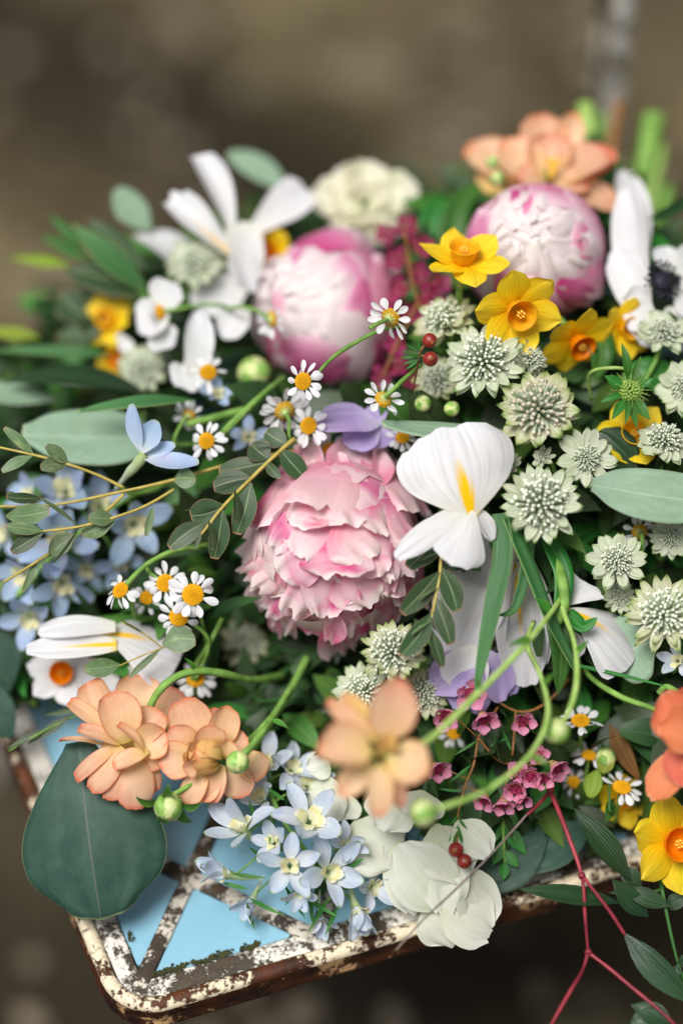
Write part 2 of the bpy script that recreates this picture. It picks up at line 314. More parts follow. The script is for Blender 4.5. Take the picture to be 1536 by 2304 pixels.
smat('stem_green', '557f34', '8fb95c', 130, rough=.58, spec=.2, lo=.25, hi=.75, bump=.5, tr=.1)
smat('stem_dark', '2f5a2a', '406e35', 130, rough=.58, spec=.2, lo=.25, hi=.75, bump=.5)
smat('stem_lime', '86ab4c', 'b4d27a', 130, rough=.58, spec=.2, lo=.25, hi=.75, bump=.5, tr=.15)
smat('stem_yellow', 'a59445', 'bba95c', 200, rough=.5)
smat('stem_brown', '7d5530', '96683a', 300, rough=.6)
smat('stem_red', '6a1c2a', '9c3a44', 70, rough=.4)
smat('stem_grey', '6b605c', '857872', 250, rough=.5)
smat('disc_yellow', 'd99a06', 'efb90e', 900, rough=.6, bump=0)
smat('disc_core', 'a87c08', 'c89a10', 900, rough=.7, bump=0)
smat('receptacle', '7d9c4c', 'c2d29a', 700, rough=.5)
smat('pedicel', 'c2ccb0', '9cad8c', 900, rough=.6, bump=0, tr=.15)
smat('floret_bud', 'e8eadb', 'd3dac2', 900, rough=.6, bump=0)
smat('floret_brown', 'a89c86', 'd8d2c0', 900, rough=.6, bump=0)
smat('floret_core', '7a4a58', '7f9470', 500, rough=.7, bump=0)
smat('berry', '6e1a18', '8e2a1e', 420, rough=.35, spec=.5, bump=.5)
smat('bud_green', '6ea23e', '9cc46a', 260, rough=.4, tr=.1)
smat('bud_pale', 'b9cc7a', 'd3dba0', 260, rough=.45, tr=.1)
smat('wax_cup', 'c05078', '9aa04a', 300, rough=.4)
smat('wax_throat', '6a1830', 'a03058', 300, rough=.5)
smat('anemone_core', '15161f', '2a2c3a', 600, rough=.6)
smat('stamen_yellow', 'f0b020', 'f6d060', 600, rough=.5)
smat('spiky_green', '8aae4a', 'a8c66a', 500, rough=.5, tr=.15)

# ================================================================== SETTING: ground
def ground_mat():
    m, nt = newmat('earth'); tc = nd(nt, 'TexCoord').outputs['Object']
    n1 = nd(nt, 'TexNoise', {'Vector': tc, 'Scale': 3.2, 'Detail': 6., 'Roughness': .6}).outputs[0]
    n2 = nd(nt, 'TexNoise', {'Vector': tc, 'Scale': 55., 'Detail': 4.}).outputs[0]
    n3 = nd(nt, 'TexNoise', {'Vector': tc, 'Scale': 1.7, 'Detail': 3.}).outputs[0]
    n4 = nd(nt, 'TexNoise', {'Vector': tc, 'Scale': 9., 'Detail': 4.}).outputs[0]
    col = ramp(nt, n1, [(.32, c('2b2618')), (.5, c('524932')), (.68, c('817759'))])
    col = mix(nt, ramp(nt, n2, [(.4, G1(.45)), (.62, G1(0))]), col, c('30281f'))
    col = mix(nt, ramp(nt, n4, [(.55, G1(0)), (.68, G1(.7))]), col, c('9a8e74'))
    # a worn band of wet dark soil that crosses the path, and the chair's shade painted into the soil colour at the near left
    sp = nd(nt, 'SeparateXYZ', {0: tc}); x, y = sp.outputs[0], sp.outputs[1]
    wob = mth(nt, 'MULTIPLY', mth(nt, 'SUBTRACT', n3, .5), .5)
    s = mth(nt, 'ADD', mth(nt, 'ADD', mth(nt, 'MULTIPLY', x, .55), y), wob)
    band = ramp(nt, mth(nt, 'MULTIPLY', mth(nt, 'ABSOLUTE', mth(nt, 'SUBTRACT', s, .86)), 1.0), [(.06, G1(.92)), (.26, G1(0))])
    side = ramp(nt, mth(nt, 'ADD', mth(nt, 'ADD', x, .5), wob), [(.55, G1(1)), (.95, G1(0))])
    col = mix(nt, mth(nt, 'MULTIPLY', band, side), col, c('231d13'))
    col = mix(nt, ramp(nt, n3, [(.56, G1(0)), (.68, G1(.5))]), col, c('39401a'))
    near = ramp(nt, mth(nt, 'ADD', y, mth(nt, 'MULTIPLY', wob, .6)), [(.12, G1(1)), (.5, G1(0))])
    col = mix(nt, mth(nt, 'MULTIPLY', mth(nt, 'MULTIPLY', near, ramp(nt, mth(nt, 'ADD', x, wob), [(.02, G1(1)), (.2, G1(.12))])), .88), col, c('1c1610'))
    b = nd(nt, 'BsdfPrincipled', {'Base Color': col, 'Roughness': .9, 'Specular IOR Level': .2})
    nt.links.new(nd(nt, 'Bump', {'Height': n2, 'Strength': .8, 'Distance': .01}).outputs[0], b.inputs['Normal'])
    nt.links.new(b.outputs[0], nd(nt, 'OutputMaterial').inputs[0]); MAT['earth'] = m
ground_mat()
gv, gf = [], []
xs = [-40, -12, -5] + [-2.4 + .08 * i for i in range(61)] + [5, 12, 40]
ys = [-40, -12, -4] + [-1.2 + .08 * i for i in range(61)] + [6, 14, 60]
for yy in ys:
    for xx in xs: gv.append(Vector((xx, yy, .03 * noise.noise((xx * 2.1, yy * 2.1, 0)) + .012 * noise.noise((xx * 9, yy * 9, 4)) - .02)))
nx = len(xs)
for j in range(len(ys) - 1):
    for i in range(nx - 1): gf.append((j * nx + i, j * nx + i + 1, (j + 1) * nx + i + 1, (j + 1) * nx + i))
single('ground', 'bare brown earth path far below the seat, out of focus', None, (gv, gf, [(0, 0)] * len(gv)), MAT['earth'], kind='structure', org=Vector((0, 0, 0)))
smat('pebble', '5a5140', '8f8470', 30, rough=.8, var=.35)
pg = []
for i in range(1500):
    yy = rnd.uniform(-.6, 2.6); xx = rnd.uniform(-1.1, 1.3); r = rnd.uniform(.006, .022)
    pg.append(xf(ball((0, 0, 0), r, 1, (1, rnd.uniform(.6, 1), .55)), Matrix.Translation((xx, yy, .03 * noise.noise((xx * 2.1, yy * 2.1, 0)) - .016)) @ Matrix.Rotation(rnd.uniform(0, 6), 4, 'Z')))
single('gravel', 'loose small stones strewn over the brown earth path', None, join(*pg), MAT['pebble'], kind='stuff')

# ================================================================== garden seat
def flaky(name, paint, under, rust, lo, hi, scale=55., dark=None):
    """Old paint flaking off: paint, darker lichen and rust in patches."""
    m, nt = newmat(name); tc = nd(nt, 'TexCoord').outputs['Object']
    n1 = nd(nt, 'TexNoise', {'Vector': tc, 'Scale': scale, 'Detail': 8., 'Roughness': .68}).outputs[0]
    n2 = nd(nt, 'TexNoise', {'Vector': tc, 'Scale': scale * 6, 'Detail': 4.}).outputs[0]
    n3 = nd(nt, 'TexNoise', {'Vector': tc, 'Scale': scale * .45, 'Detail': 6., 'Roughness': .6}).outputs[0]
    a = mth(nt, 'ADD', n1, mth(nt, 'MULTIPLY', mth(nt, 'SUBTRACT', n2, .5), .35))
    n4 = nd(nt, 'TexNoise', {'Vector': tc, 'Scale': scale * .3, 'Detail': 3.}).outputs[0]
    a = mth(nt, 'ADD', a, mth(nt, 'MULTIPLY', mth(nt, 'SUBTRACT', n4, .5), .55))
    f = ramp(nt, a, [(lo, G1(0)), (hi, G1(1))])
    base = mix(nt, ramp(nt, n3, [(.42, G1(0)), (.58, G1(1))]), c(under), c(rust))
    pcol = mix(nt, ramp(nt, n2, [(.3, G1(.35)), (.6, G1(0))]), c(paint), c('8d8676'))
    if dark: pcol = mix(nt, ramp(nt, n3, [(.5, G1(0)), (.62, G1(.9))]), pcol, c(dark))
    halo = ramp(nt, a, [(lo - .09, G1(0)), (lo - .01, G1(.85))])
    col = mix(nt, f, mix(nt, halo, base, c('442410' if 'rim' in name or 'lip' in name else '3a3024')), pcol)
    b = nd(nt, 'BsdfPrincipled', {'Base Color': col, 'Roughness': mth(nt, 'ADD', .45, mth(nt, 'MULTIPLY', n2, .4)), 'Specular IOR Level': .35})
    nt.links.new(nd(nt, 'Bump', {'Height': mth(nt, 'ADD', f, mth(nt, 'MULTIPLY', n2, .5)), 'Strength': .7, 'Distance': .0012}).outputs[0], b.inputs['Normal'])
    nt.links.new(b.outputs[0], nd(nt, 'OutputMaterial').inputs[0]); MAT[name] = m
flaky('strap_paint', 'dedad0', '38342e', '4c4234', .43, .52, 90.)
flaky('bar_paint', 'c6bfb2', '2e2822', '4a3a26', .50, .56, 80.)
flaky('rim_paint', 'c9a070', '1a0d07', '4a230e', .59, .65, 60.)
flaky('lip_paint', 'e2d3b6', '33190d', '5c3115', .475, .535, 62.)
flaky('post_paint', 'e6e2da', '5a4a38', '6a4a30', .33, .40, 30.)
def tile_mat():
    m, nt = newmat('glass_tile'); tc = nd(nt, 'TexCoord').outputs['Object']
    n = nd(nt, 'TexNoise', {'Vector': tc, 'Scale': 28., 'Detail': 5.}).outputs[0]; n2 = nd(nt, 'TexNoise', {'Vector': tc, 'Scale': 9., 'Detail': 2.}).outputs[0]
    col = mix(nt, ramp(nt, n, [(.55, G1(0)), (.72, G1(.3))]), ramp(nt, n2, [(.35, c('76a9c0')), (.65, c('88b6ca'))]), c('a9cfe2'))
    n5 = nd(nt, 'TexNoise', {'Vector': tc, 'Scale': 160., 'Detail': 6., 'Roughness': .7}).outputs[0]; n6 = nd(nt, 'TexNoise', {'Vector': tc, 'Scale': 40., 'Detail': 6., 'Roughness': .7}).outputs[0]
    col = mix(nt, ramp(nt, n5, [(.60, G1(0)), (.68, G1(.4))]), col, c('5d7c86')); col = mix(nt, ramp(nt, n6, [(.58, G1(0)), (.66, G1(.45))]), col, c('9fc3d0'))
    b = nd(nt, 'BsdfPrincipled', {'Base Color': col, 'Roughness': mth(nt, 'ADD', .16, mth(nt, 'MULTIPLY', n, .2)), 'Specular IOR Level': .5})
    nt.links.new(b.outputs[0], nd(nt, 'OutputMaterial').inputs[0]); MAT['glass_tile'] = m
tile_mat(); smat('moss', '2c3018', '4a4a24', 400, rough=.95)
O = G(312, 2225); A = G(708, 2108) - O; B = 2 * (G(427, 1976) - O) - A; NA, NB = 5, 4
def Q(a, b, z=0.): return O + A * a + B * b + Vector((0, 0, z * S))
chair = thing('garden_chair', 'rusty white garden chair seat with pale blue glass tiles between diamond bars', 'chair', Matrix.Translation(Vector((*Q(NA / 2, NB / 2)[:2], 0))))
def offs(poly, d):
    """Offset a counter-clockwise polygon of 2-D points outward by d metres."""
    n = len(poly); out = []
    for i in range(n):
        p0, p1, p2 = poly[i - 1], poly[i], poly[(i + 1) % n]; e1 = (p1 - p0).normalized(); e2 = (p2 - p1).normalized()
        n1 = Vector((e1.y, -e1.x)); n2 = Vector((e2.y, -e2.x)); k = d / (1 + n1.dot(n2)); out.append(p1 + (n1 + n2) * k)
    return out
def fillet(poly, r, seg=8):
    n = len(poly); out = []
    for i in range(n):
        p0, p1, p2 = poly[i - 1], poly[i], poly[(i + 1) % n]; a = (p0 - p1).normalized(); b = (p2 - p1).normalized()
        an = a.angle(b); t = r / math.tan(an / 2); ce = p1 + (a + b).normalized() * (r / math.sin(an / 2)); s = p1 + a * t - ce; e = p1 + b * t - ce
        a0 = math.atan2(s.y, s.x); da = math.atan2(e.y, e.x) - a0
        while da < 0: da += 6.28319
        while da > 3.2: da -= 6.28319
        for k in range(seg + 1):
            q = a0 + da * k / seg; out.append(ce + Vector((math.cos(q), math.sin(q))) * r)
    return out
quad = [Q(0, 0).to_2d(), Q(NA, 0).to_2d(), Q(NA, NB).to_2d(), Q(0, NB).to_2d()]
def loft(name, prof, r0, mat, closed=True, wav=0.):
    loops = [fillet(offs(quad, d * S), max(r0 + d, .15) * S, 10) for d, z in prof]; n = len(loops[0])
    # extra points along the straights so that dents can show
    vs, fs, uv = [], [], []; m = []
    for lp in loops:
        q = []
        for i in range(n):
            p, p2 = lp[i], lp[(i + 1) % n]; k = 40 if (i % 11) == 10 else 1
            for t in range(k): q.append(p.lerp(p2, t / k))
        m.append(q)
    n = len(m[0])
    for j, q in enumerate(m):
        for i, p in enumerate(q):
            dz = wav * noise.noise((p.x * 60, p.y * 60, j)); vs.append(Vector((p.x, p.y, SEAT + (prof[j][1] + dz) * S))); uv.append((i / n, j / len(m)))
    J = len(m) if closed else len(m) - 1
    for j in range(J):
        for i in range(n): fs.append((j * n + i, j * n + (i + 1) % n, ((j + 1) % len(m)) * n + (i + 1) % n, ((j + 1) % len(m)) * n + i))
    return wpart(name, (vs, fs, uv), mat, chair)
loft('rim_lip', [(.82, -.1), (.86, .22), (1.0, .36), (1.25, .42), (1.5, .36), (1.64, .2), (1.66, 0.0)], 1.3, MAT['lip_paint'], False, wav=.05)
loft('rim', [(1.64, .06), (1.70, -.5), (1.66, -1.15), (1.76, -1.3), (1.72, -1.55), (1.5, -1.68), (1.2, -1.65), (1.2, -.6), (.82, -.55), (.84, -.05)], 1.3, MAT['rim_paint'], False, wav=.05)
loft('margin_strap', [(-.36, -.3), (-.34, .06), (-.26, .1), (.70, .1), (.80, .05), (.80, -.3)], .8, MAT['strap_paint'], wav=.02)
vs = [Q(0, 0, -.42), Q(NA, 0, -.42), Q(NA, NB, -.42), Q(0, NB, -.42)]
wpart('under_panel', (vs + [v - Vector((0, 0, .002)) for v in vs], [(0, 1, 2, 3), (7, 6, 5, 4), (0, 4, 5, 1), (1, 5, 6, 2), (2, 6, 7, 3), (3, 7, 4, 0)], [(0, 0)] * 8), MAT['bar_paint'], chair)
def clip(poly, axis, lim, sign):
    out = []
    for i in range(len(poly)):
        p, q = poly[i - 1], poly[i]; dp, dq = sign * (p[axis] - lim), sign * (q[axis] - lim)
        if (dp > 1e-9) != (dq > 1e-9):
            t = dp / (dp - dq); out.append(Vector((p[0] + (q[0] - p[0]) * t, p[1] + (q[1] - p[1]) * t)))
        if dq <= 1e-9: out.append(q)
    r = []
    for p in out:
        if not r or (p - r[-1]).length > 1e-6: r.append(p)
    if len(r) > 1 and (r[0] - r[-1]).length < 1e-6: r.pop()
    return r
def prism(poly, z0, z1, rr=.12):
    poly = fillet(poly, rr * S, 4); top = offs(poly, -.06 * S); n = len(poly)
    vs = [Vector((p.x, p.y, SEAT + z0 * S)) for p in poly] + [Vector((p.x, p.y, SEAT + (z1 - .05) * S)) for p in poly] + [Vector((p.x, p.y, SEAT + z1 * S)) for p in top]
    fs = [(j * n + i, j * n + (i + 1) % n, (j + 1) * n + (i + 1) % n, (j + 1) * n + i) for j in range(2) for i in range(n)] + [tuple(2 * n + i for i in range(n))]
    return vs, fs, [(0, 0)] * len(vs)
for h in range(2 * NA + 1):
    for k in range(2 * NB + 1):
        if (h + k) % 2 == 0: continue
        ca, cb = h / 2, k / 2
        po = [Vector((ca - .5, cb)), Vector((ca, cb - .5)), Vector((ca + .5, cb)), Vector((ca, cb + .5))]
        for ax, lm, sg in ((0, 0, -1), (0, NA, 1), (1, 0, -1), (1, NB, 1)): po = clip(po, ax, lm, sg)
        if len(po) < 3: continue
        p2 = offs([Q(*p).to_2d() for p in po], -.42 * S)
        t_ = wpart('tile', prism(p2, -.4, rnd.uniform(-.03, .01), .16), MAT['glass_tile'], chair); t_.data.polygons.foreach_set('use_smooth', [False] * len(t_.data.polygons))
def bar(p, q, wd, z0, z1, mat, name='bar'):
    d = (q - p); L = d.length; d = d / L; s = Vector((-d.y, d.x)); N = max(int(L / .008), 2); vs, fs, uv = [], [], []
    for i in range(N + 1):
        ce = p + d * (L * i / N)
        for sgn, z in ((-1, z0), (-1, z1 - .03), (-.8, z1), (.8, z1), (1, z1 - .03), (1, z0)):
            ww = wd / 2 * S * (1 + .16 * noise.noise((ce.x * 140, ce.y * 140, sgn * 3)))
            pt = ce + s * (sgn * ww); vs.append(Vector((pt.x, pt.y, SEAT + (z + (.03 * noise.noise((pt.x * 200, pt.y * 200, 0)) if z > 0 else 0)) * S))); uv.append((0, 0))
    for i in range(N):
        for k in range(6): fs.append((i * 6 + k, i * 6 + (k + 1) % 6, (i + 1) * 6 + (k + 1) % 6, (i + 1) * 6 + k))
    fs += [tuple(range(6))[::-1], tuple(N * 6 + k for k in range(6))]
    return wpart(name, (vs, fs, uv), mat, chair)
for k in range(-NB + 1, NA):          # bars a - b = k
    p0 = (max(k, 0), max(-k, 0)); t = min(NA - p0[0], NB - p0[1]); bar(Q(*p0).to_2d(), Q(p0[0] + t, p0[1] + t).to_2d(), .85, -.4, .16, MAT['bar_paint'])
for k in range(1, NA + NB):           # bars a + b = k
    a0 = min(k, NA); p0 = (a0, k - a0); t = min(a0, NB - p0[1]); bar(Q(*p0).to_2d(), Q(p0[0] - t, p0[1] + t).to_2d(), .85, -.38, .2, MAT['bar_paint'])
for a, b in ((.12, .12), (NA - .12, .12), (NA - .12, NB - .1), (.12, NB - .1)):
    p = Q(a, b, -.9); wpart('leg', tube([p, p + Vector((0, 0, -.2)), Vector((p.x, p.y, 0))], .9, .8, 8), MAT['post_paint'], chair)
Bn = B.normalized()
for a in (.05, NA + .17):
    p = Q(a, NB, -1) + Bn * .045; q = p + Vector((0, 0, .44))
    wpart('back_post', tube([p + Vector((0, 0, -.0)), p.lerp(q, .5), q], .78, .72, 10), MAT['post_paint'], chair)
    p2 = p - A.normalized() * .0155; q2 = q - A.normalized() * .0155; wpart('back_stay', tube([p2, p2.lerp(q2, .5), q2], .32, .32, 8), MAT['bar_paint'], chair)
    wpart('bracket', tube([Q(a, NB, -1) - Bn * .0, p + Bn * .004], .7, .7, 8), MAT['rim_paint'], chair)
p = Q(.05, NB, -1) + Bn * .045 + Vector((0, 0, .44)); q = Q(NA + .17, NB, -1) + Bn * .045 + Vector((0, 0, .44))
wpart('back_rail', tube([p, p.lerp(q, .5) + Vector((0, 0, .04)), q], .9, .9, 10), MAT['post_paint'], chair)
# moss along the inner edge of the strap
mg = []
for i in range(2600):
    if rnd.random() < .7: a, b = rnd.uniform(.05, 1.6), .045 + rnd.gauss(0, .009) - .02 * noise.noise((len(mg) * .0, rnd.random(), 1))
    else: a, b = .06 + rnd.gauss(0, .012), rnd.uniform(.05, 1.2)
    if noise.noise((a * 9, b * 9, 2)) < .12: continue
    mg.append(xf(ball((0, 0, 0), rnd.uniform(.0002, .0008), 1), Matrix.Translation(Q(a, b, .1))))
m_ = wpart('moss', join(*mg), MAT['moss'], chair); m_['kind'] = 'stuff'

# ================================================================== FLOWERS
BIND = W(1340, 430, -19)                     # where the stems are gathered
def rz(a): return Matrix.Rotation(rad(a), 4, 'Z')
def rx(a): return Matrix.Rotation(rad(a), 4, 'X')
def T(x, y, z): return Matrix.Translation((x * S, y * S, z * S))
def px(pts): return [W(*p) for p in pts]
def note(x, y, dd): CTRL.append((x, y, dd))
def stem(root, M, r=.16, mat='stem_green', pts=None, length=9., back=2.5, r1=None):
    """A flower's own stem: along the given points, or from the head back into the bouquet towards the tie."""
    p = M.translation; n = M.to_3x3().col[2]
    if pts is None:
        d = (BIND - p).normalized(); q = p - n * back * S - Vector((0, 0, .012)); e = q + d * length * S - Vector((0, 0, .02))
        pts = [p - n * .1 * S, p - n * back * .5 * S, q, q.lerp(e, .5) - Vector((0, 0, .006)), e]
    return wpart('stem', tube(pts, r, r1 or r), MAT[mat], root)

# ---- chamomile
_dm = [mesh('petal', *[x for x in (lambda g: (g[0], g[1]))(petal(.95, .46, SPOON, 6, 7, bend=b, bend0=.1, cup=-.25, rnd_=.5, nick=nk, seed=s))], MAT['daisy_petal'], petal(.95, .46, SPOON, 6, 7)[2]) for b, nk, s in ((-.3, .02, 1), (-.6, .05, 2), (.2, .0, 3), (-.9, .03, 4), (-.45, .06, 5))]
def disc_geo(R, H, N=240, rb=.037):
    gs = []
    for i in range(N):
        t = math.sqrt((i + .5) / N); a = i * 2.39996; gs.append(ball((R * t * math.cos(a), R * t * math.sin(a), H * (1 - t * t) + .02), rb * (.75 + .45 * t), 1))
    return join(*gs)
g = disc_geo(.55, .3); _disc = mesh('disc', g[0], g[1], MAT['disc_yellow'])
g = lathe([(.0, .29), (.2, .26), (.4, .15), (.54, -.02), (.5, -.12), (.3, -.2), (.09, -.3)], 14); _core = mesh('disc_core', g[0], g[1], MAT['disc_core'])
g = lathe([(.5, -.02), (.47, -.1), (.36, -.17), (.18, -.26), (.09, -.42)], 20, 10, 0, .07); _rec = mesh('receptacle', g[0], g[1], MAT['receptacle'])
def chamomile(x, y, r, dd, n, label, pts=None, npet=13, roll=0, miss=(), droop=0, spts=None):
    M = frame(W(x, y, dd), n, roll); k = r / 42.8 / 1.38; note(x, y, dd - .5); o = thing('chamomile', label, 'chamomile', M, 'small white chamomile daisies')
    K = Matrix.Scale(k, 4)
    d = part('disc', _disc, o, K); part('disc_core', _core, d); part('receptacle', _rec, o, K)
    for i in range(npet):
        if i in miss or rnd.random() < .05: continue
        a = i * 360 / npet + rnd.uniform(-9, 9)
        part('petal', _dm[rnd.randrange(5)], o, K @ rz(a) @ T(0, .44, -.02 - .03 * (i % 2)) @ rx(rnd.uniform(-20, 14) - droop) @ Matrix.Rotation(rnd.uniform(-.5, .5), 4, 'Y') @ Matrix.Diagonal((rnd.uniform(.8, 1.1), rnd.uniform(.8, 1.08), 1, 1)))
    stem(o, M @ T(0, 0, -.3 * k), .11, 'stem_green', spts and [M @ Vector((0, 0, -.3 * k * S))] + px(spts), 6, 1.6)
    return o
# ---- astrantia
def pins(R, N, bud=.085):
    gs, mi, gb = [], [], []
    for i in range(N):
        cz = 1 - (i + .5) / N * .93; sz = math.sqrt(1 - cz * cz); a = i * 2.39996 + rnd.uniform(-.2, .2); L = R * rnd.uniform(.78, 1.06) * (.86 + .14 * sz)
        d = Vector((sz * math.cos(a), sz * math.sin(a), cz)); p = d * L; x = d.orthogonal().normalized(); y = d.cross(x); o = d * R * .2
        vs = []
        for c_, r_ in ((o, .03), (d * L * .5, .07), (d * L * .8, .105), (p, .075)):
            for k in range(4): q = 6.2832 * k / 4; vs.append(c_ + (x * math.cos(q) + y * math.sin(q)) * r_)
        gs.append((vs, [(j * 4 + k, j * 4 + (k + 1) % 4, j * 4 + 4 + (k + 1) % 4, j * 4 + 4 + k) for j in range(3) for k in range(4)], [(0, 0)] * 16))
        gb.append(ball(p + d * .03, bud * rnd.uniform(.8, 1.2), 1))
        if i % 2 == 0:      # a few free stamens
            e = p + (d + Vector((rnd.uniform(-.6, .6), rnd.uniform(-.6, .6), 0))) * .16
            gb.append(ball(e, .026, 1))
    return join(*gs), join(*gb)
_pin = []
for s in range(3):
    a, b = pins(1.22, 120); _pin.append((mesh('pedicels', a[0], a[1], MAT['pedicel']), mesh('florets', b[0], b[1], MAT['floret_bud']), mesh('florets', b[0], b[1], MAT['floret_brown'])))
g = ball((0, 0, 0), .42, 2); _acore = mesh('core', g[0], g[1], MAT['floret_core'])
_br = {}
for mt in ('bract', 'bract_warm'):
    _br[mt] = [mesh('bract', *(lambda g: (g[0], g[1], MAT[mt], g[2]))(petal(1.65, .5, BRACT, 6, 9, bend=b, bend0=.15, cup=.2, seed=s, rnd_=0, ruf=.03, jag=.03))) for b, s in ((-.3, 1), (-.05, 2), (-.5, 3), (.15, 4))]
def astrantia(x, y, r, dd, n, label, mt='bract', nb=24, dome=1., lift=14, brown=False, wide=1., roll=0, spts=None):
    M = frame(W(x, y, dd), n, roll); k = r / 42.8 / 2.2; note(x, y, dd - 1); o = thing('astrantia', label, 'astrantia', M, 'pale green astrantia heads')
    K = Matrix.Scale(k, 4); ps = _pin[rnd.randrange(3)]; wide *= 1.12; tilt0 = rnd.uniform(0, 14); ph0 = rnd.uniform(0, 6)
    c_ = part('core', _acore, o, K @ T(0, 0, .02)); 
    p = part('pedicels', ps[0], o, K @ Matrix.Scale(dome, 4)); p['kind'] = 'stuff'; p = part('florets', ps[2 if brown else 1], o, K @ Matrix.Scale(dome, 4)); p['kind'] = 'stuff'
    for lay_ in range(2):
        for i in range(nb // 2 + lay_):
            a = (i + .5 * lay_) * 360 / (nb // 2 + lay_) + rnd.uniform(-5, 5)
            part('bract', _br[mt][rnd.randrange(4)], o, K @ rz(a) @ T(0, .36, -.1 - .06 * lay_) @ rx(lift * (1 - .6 * lay_) + rnd.uniform(-14, 14) + tilt0 * math.sin(rad(a) + ph0)) @ Matrix.Rotation(rnd.uniform(-.3, .3), 4, 'Y') @ Matrix.Diagonal((wide * rnd.uniform(.9, 1.1), rnd.uniform(.88, 1.08), 1, 1)))
    stem(o, M, .13, 'stem_green', spts and [M.translation] + px(spts), 7, 2)
    return o
# ---- narcissus
def narcissus(x, y, r, dd, n, label, roll=0, tilt=8, mats=('yellow_petal', 'corona'), cup=1., group='yellow narcissus flowers', cat='narcissus', hide=(), ss=None):
    M = frame(W(x, y, dd), n, roll); k = r / 42.8 / 2.45; note(x, y, dd - 1); o = thing('narcissus', label, cat, M, group); K = Matrix.Scale(k, 4)
    for i in range(6):
        if i in hide: continue
        g = petal(2.35, 1.85, [.3, .68, .95, 1, .9, .66, .06], 8, 10, bend=rnd.uniform(-.5, .25), bend0=.15, cup=rnd.uniform(-.15, .25), rnd_=.05, ruf=.07, rf=1.5, seed=rnd.random() * 9, twist=rnd.uniform(-.3, .3), fold=-.1)
        part('petal', mesh('petal', g[0], g[1], MAT[mats[0]], g[2]), o, K @ rz(i * 60 + rnd.uniform(-6, 6)) @ T(0, .25, -.04 * (i % 2)) @ rx(tilt + rnd.uniform(-10, 10)))
    h = 1.35 * cup; g = lathe([(.3, -.05), (.5, .05), (.62, .22 * h), (.7, .42 * h), (.77, .6 * h), (.88, .72 * h), (.84, .73 * h), (.73, .6 * h), (.64, .4 * h), (.5, .2 * h), (.2, .06), (.01, .07)], 40, 10, .07)
    part('corona', mesh('corona', g[0], g[1], MAT[mats[1]], g[2]), o, K)
    gs = [ball((.17 * math.cos(a), .17 * math.sin(a), .55 * h), .07, 1, (1, 1, 3.)) for a in (0, 1.05, 2.1, 3.14, 4.2, 5.2)]
    g = join(*gs, ball((0, 0, .4 * h), .06, 1, (1, 1, 7))); p = part('stamens', mesh('stamens', g[0], g[1], MAT['stamen_yellow']), o, K); p['kind'] = 'stuff'
    g = lathe([(.3, 0), (.22, -.4), (.17, -1.2), (.2, -1.6)], 10); part('flower_tube', mesh('flower_tube', g[0], g[1], MAT['stem_lime']), o, K)
    stem(o, M @ T(0, 0, -1.5 * k), .18, 'stem_green', None, 8, 1.5); return o
# ---- peony
def peony(x, y, r, dd, n, label, plan, mats, roll=0, spts=None):
    M = frame(W(x, y, dd), n, roll); note(x, y, dd - 1); o = thing('peony', label, 'peony', M, 'pink peonies'); k = r / 42.8
    g = ball((0, 0, 0), .84 * k, 3); part('heart', mesh('heart', g[0], g[1], MAT[mats[1]], g[2]), o)
    for cnt, R, wd, tip, tipv, fl, rf, mt, aoff, jg, cl in plan:
        for i in range(cnt):
            ph = aoff + i * 360 / cnt + rnd.uniform(-14, 14)
            tt = tip + rnd.uniform(-tipv, tipv)
            if callable(fl): f = fl(ph)
            else: f = fl
            g = spetal(R * k * rnd.uniform(.965, 1.045), ph, wd * k * rnd.uniform(.85, 1.15), min(150, tt + 95), tt, rnd.uniform(.2, .5), f * rnd.uniform(.4, 1.5), rf, rnd.random() * 20, jg, 10, 10, cl * rnd.uniform(0, 1.6))
            part('petal', mesh('petal', g[0], g[1], MAT[mats[0] if mt == 0 else mats[1]], g[2]), o)
    for i in range(5):
        g = spetal(1.03 * k, i * 72, .8 * k, 175, 125, .8, .05, .03, i, .05, 5, 5); part('sepal', mesh('sepal', g[0], g[1], MAT['green_leaf'], g[2]), o)
    stem(o, M @ Matrix.Translation((0, 0, -r / 42.8 * .95 * S)), .3, 'stem_green', spts and px(spts), 8, 2); return o
# ---- loose flowers whose petals are laid one by one: (base x, y, tip x, y, width px, dd base, dd tip, kw)
def loose(name, label, cat, cx, cy, dd, petals, mat, group=None, n=(0, .2, 1), stem_pts=None, sr=.16, smat_='stem_green', prof=ROUND, pname='petal', auto_stem=True, **kk):
    M = frame(W(cx, cy, dd), n); note(cx, cy, dd - 1.2); o = thing(name, label, cat, M, group)
    for p in petals:
        kw = dict(nu=9, nv=11, cup=.25, bend=-.35, rnd_=.35, ruf=.1, rf=1.6, jag=.035, twist=rnd.uniform(-.2, .2), sway=rnd.uniform(-.06, .06), seed=rnd.random() * 9); kw.update(kk)
        d = p[7] if len(p) > 7 else {}; d = dict(d); nr = V(d.pop('n', (0, .25, 1))); pf = d.pop('prof', prof); mt = d.pop('mat', mat); nm = d.pop('name', pname); kw.update(d)
        g = lay(W(p[0], p[1], dd + p[5]), W(p[2], p[3], dd + p[6]), p[4] / 42.8, nr, pf, **kw)
        wpart(nm, g, MAT[mt], o)
    if stem_pts: wpart('stem', tube(px(stem_pts), sr, sr), MAT[smat_], o)
    elif auto_stem: stem(o, M, sr, smat_, None, 7, 2.)
    return o
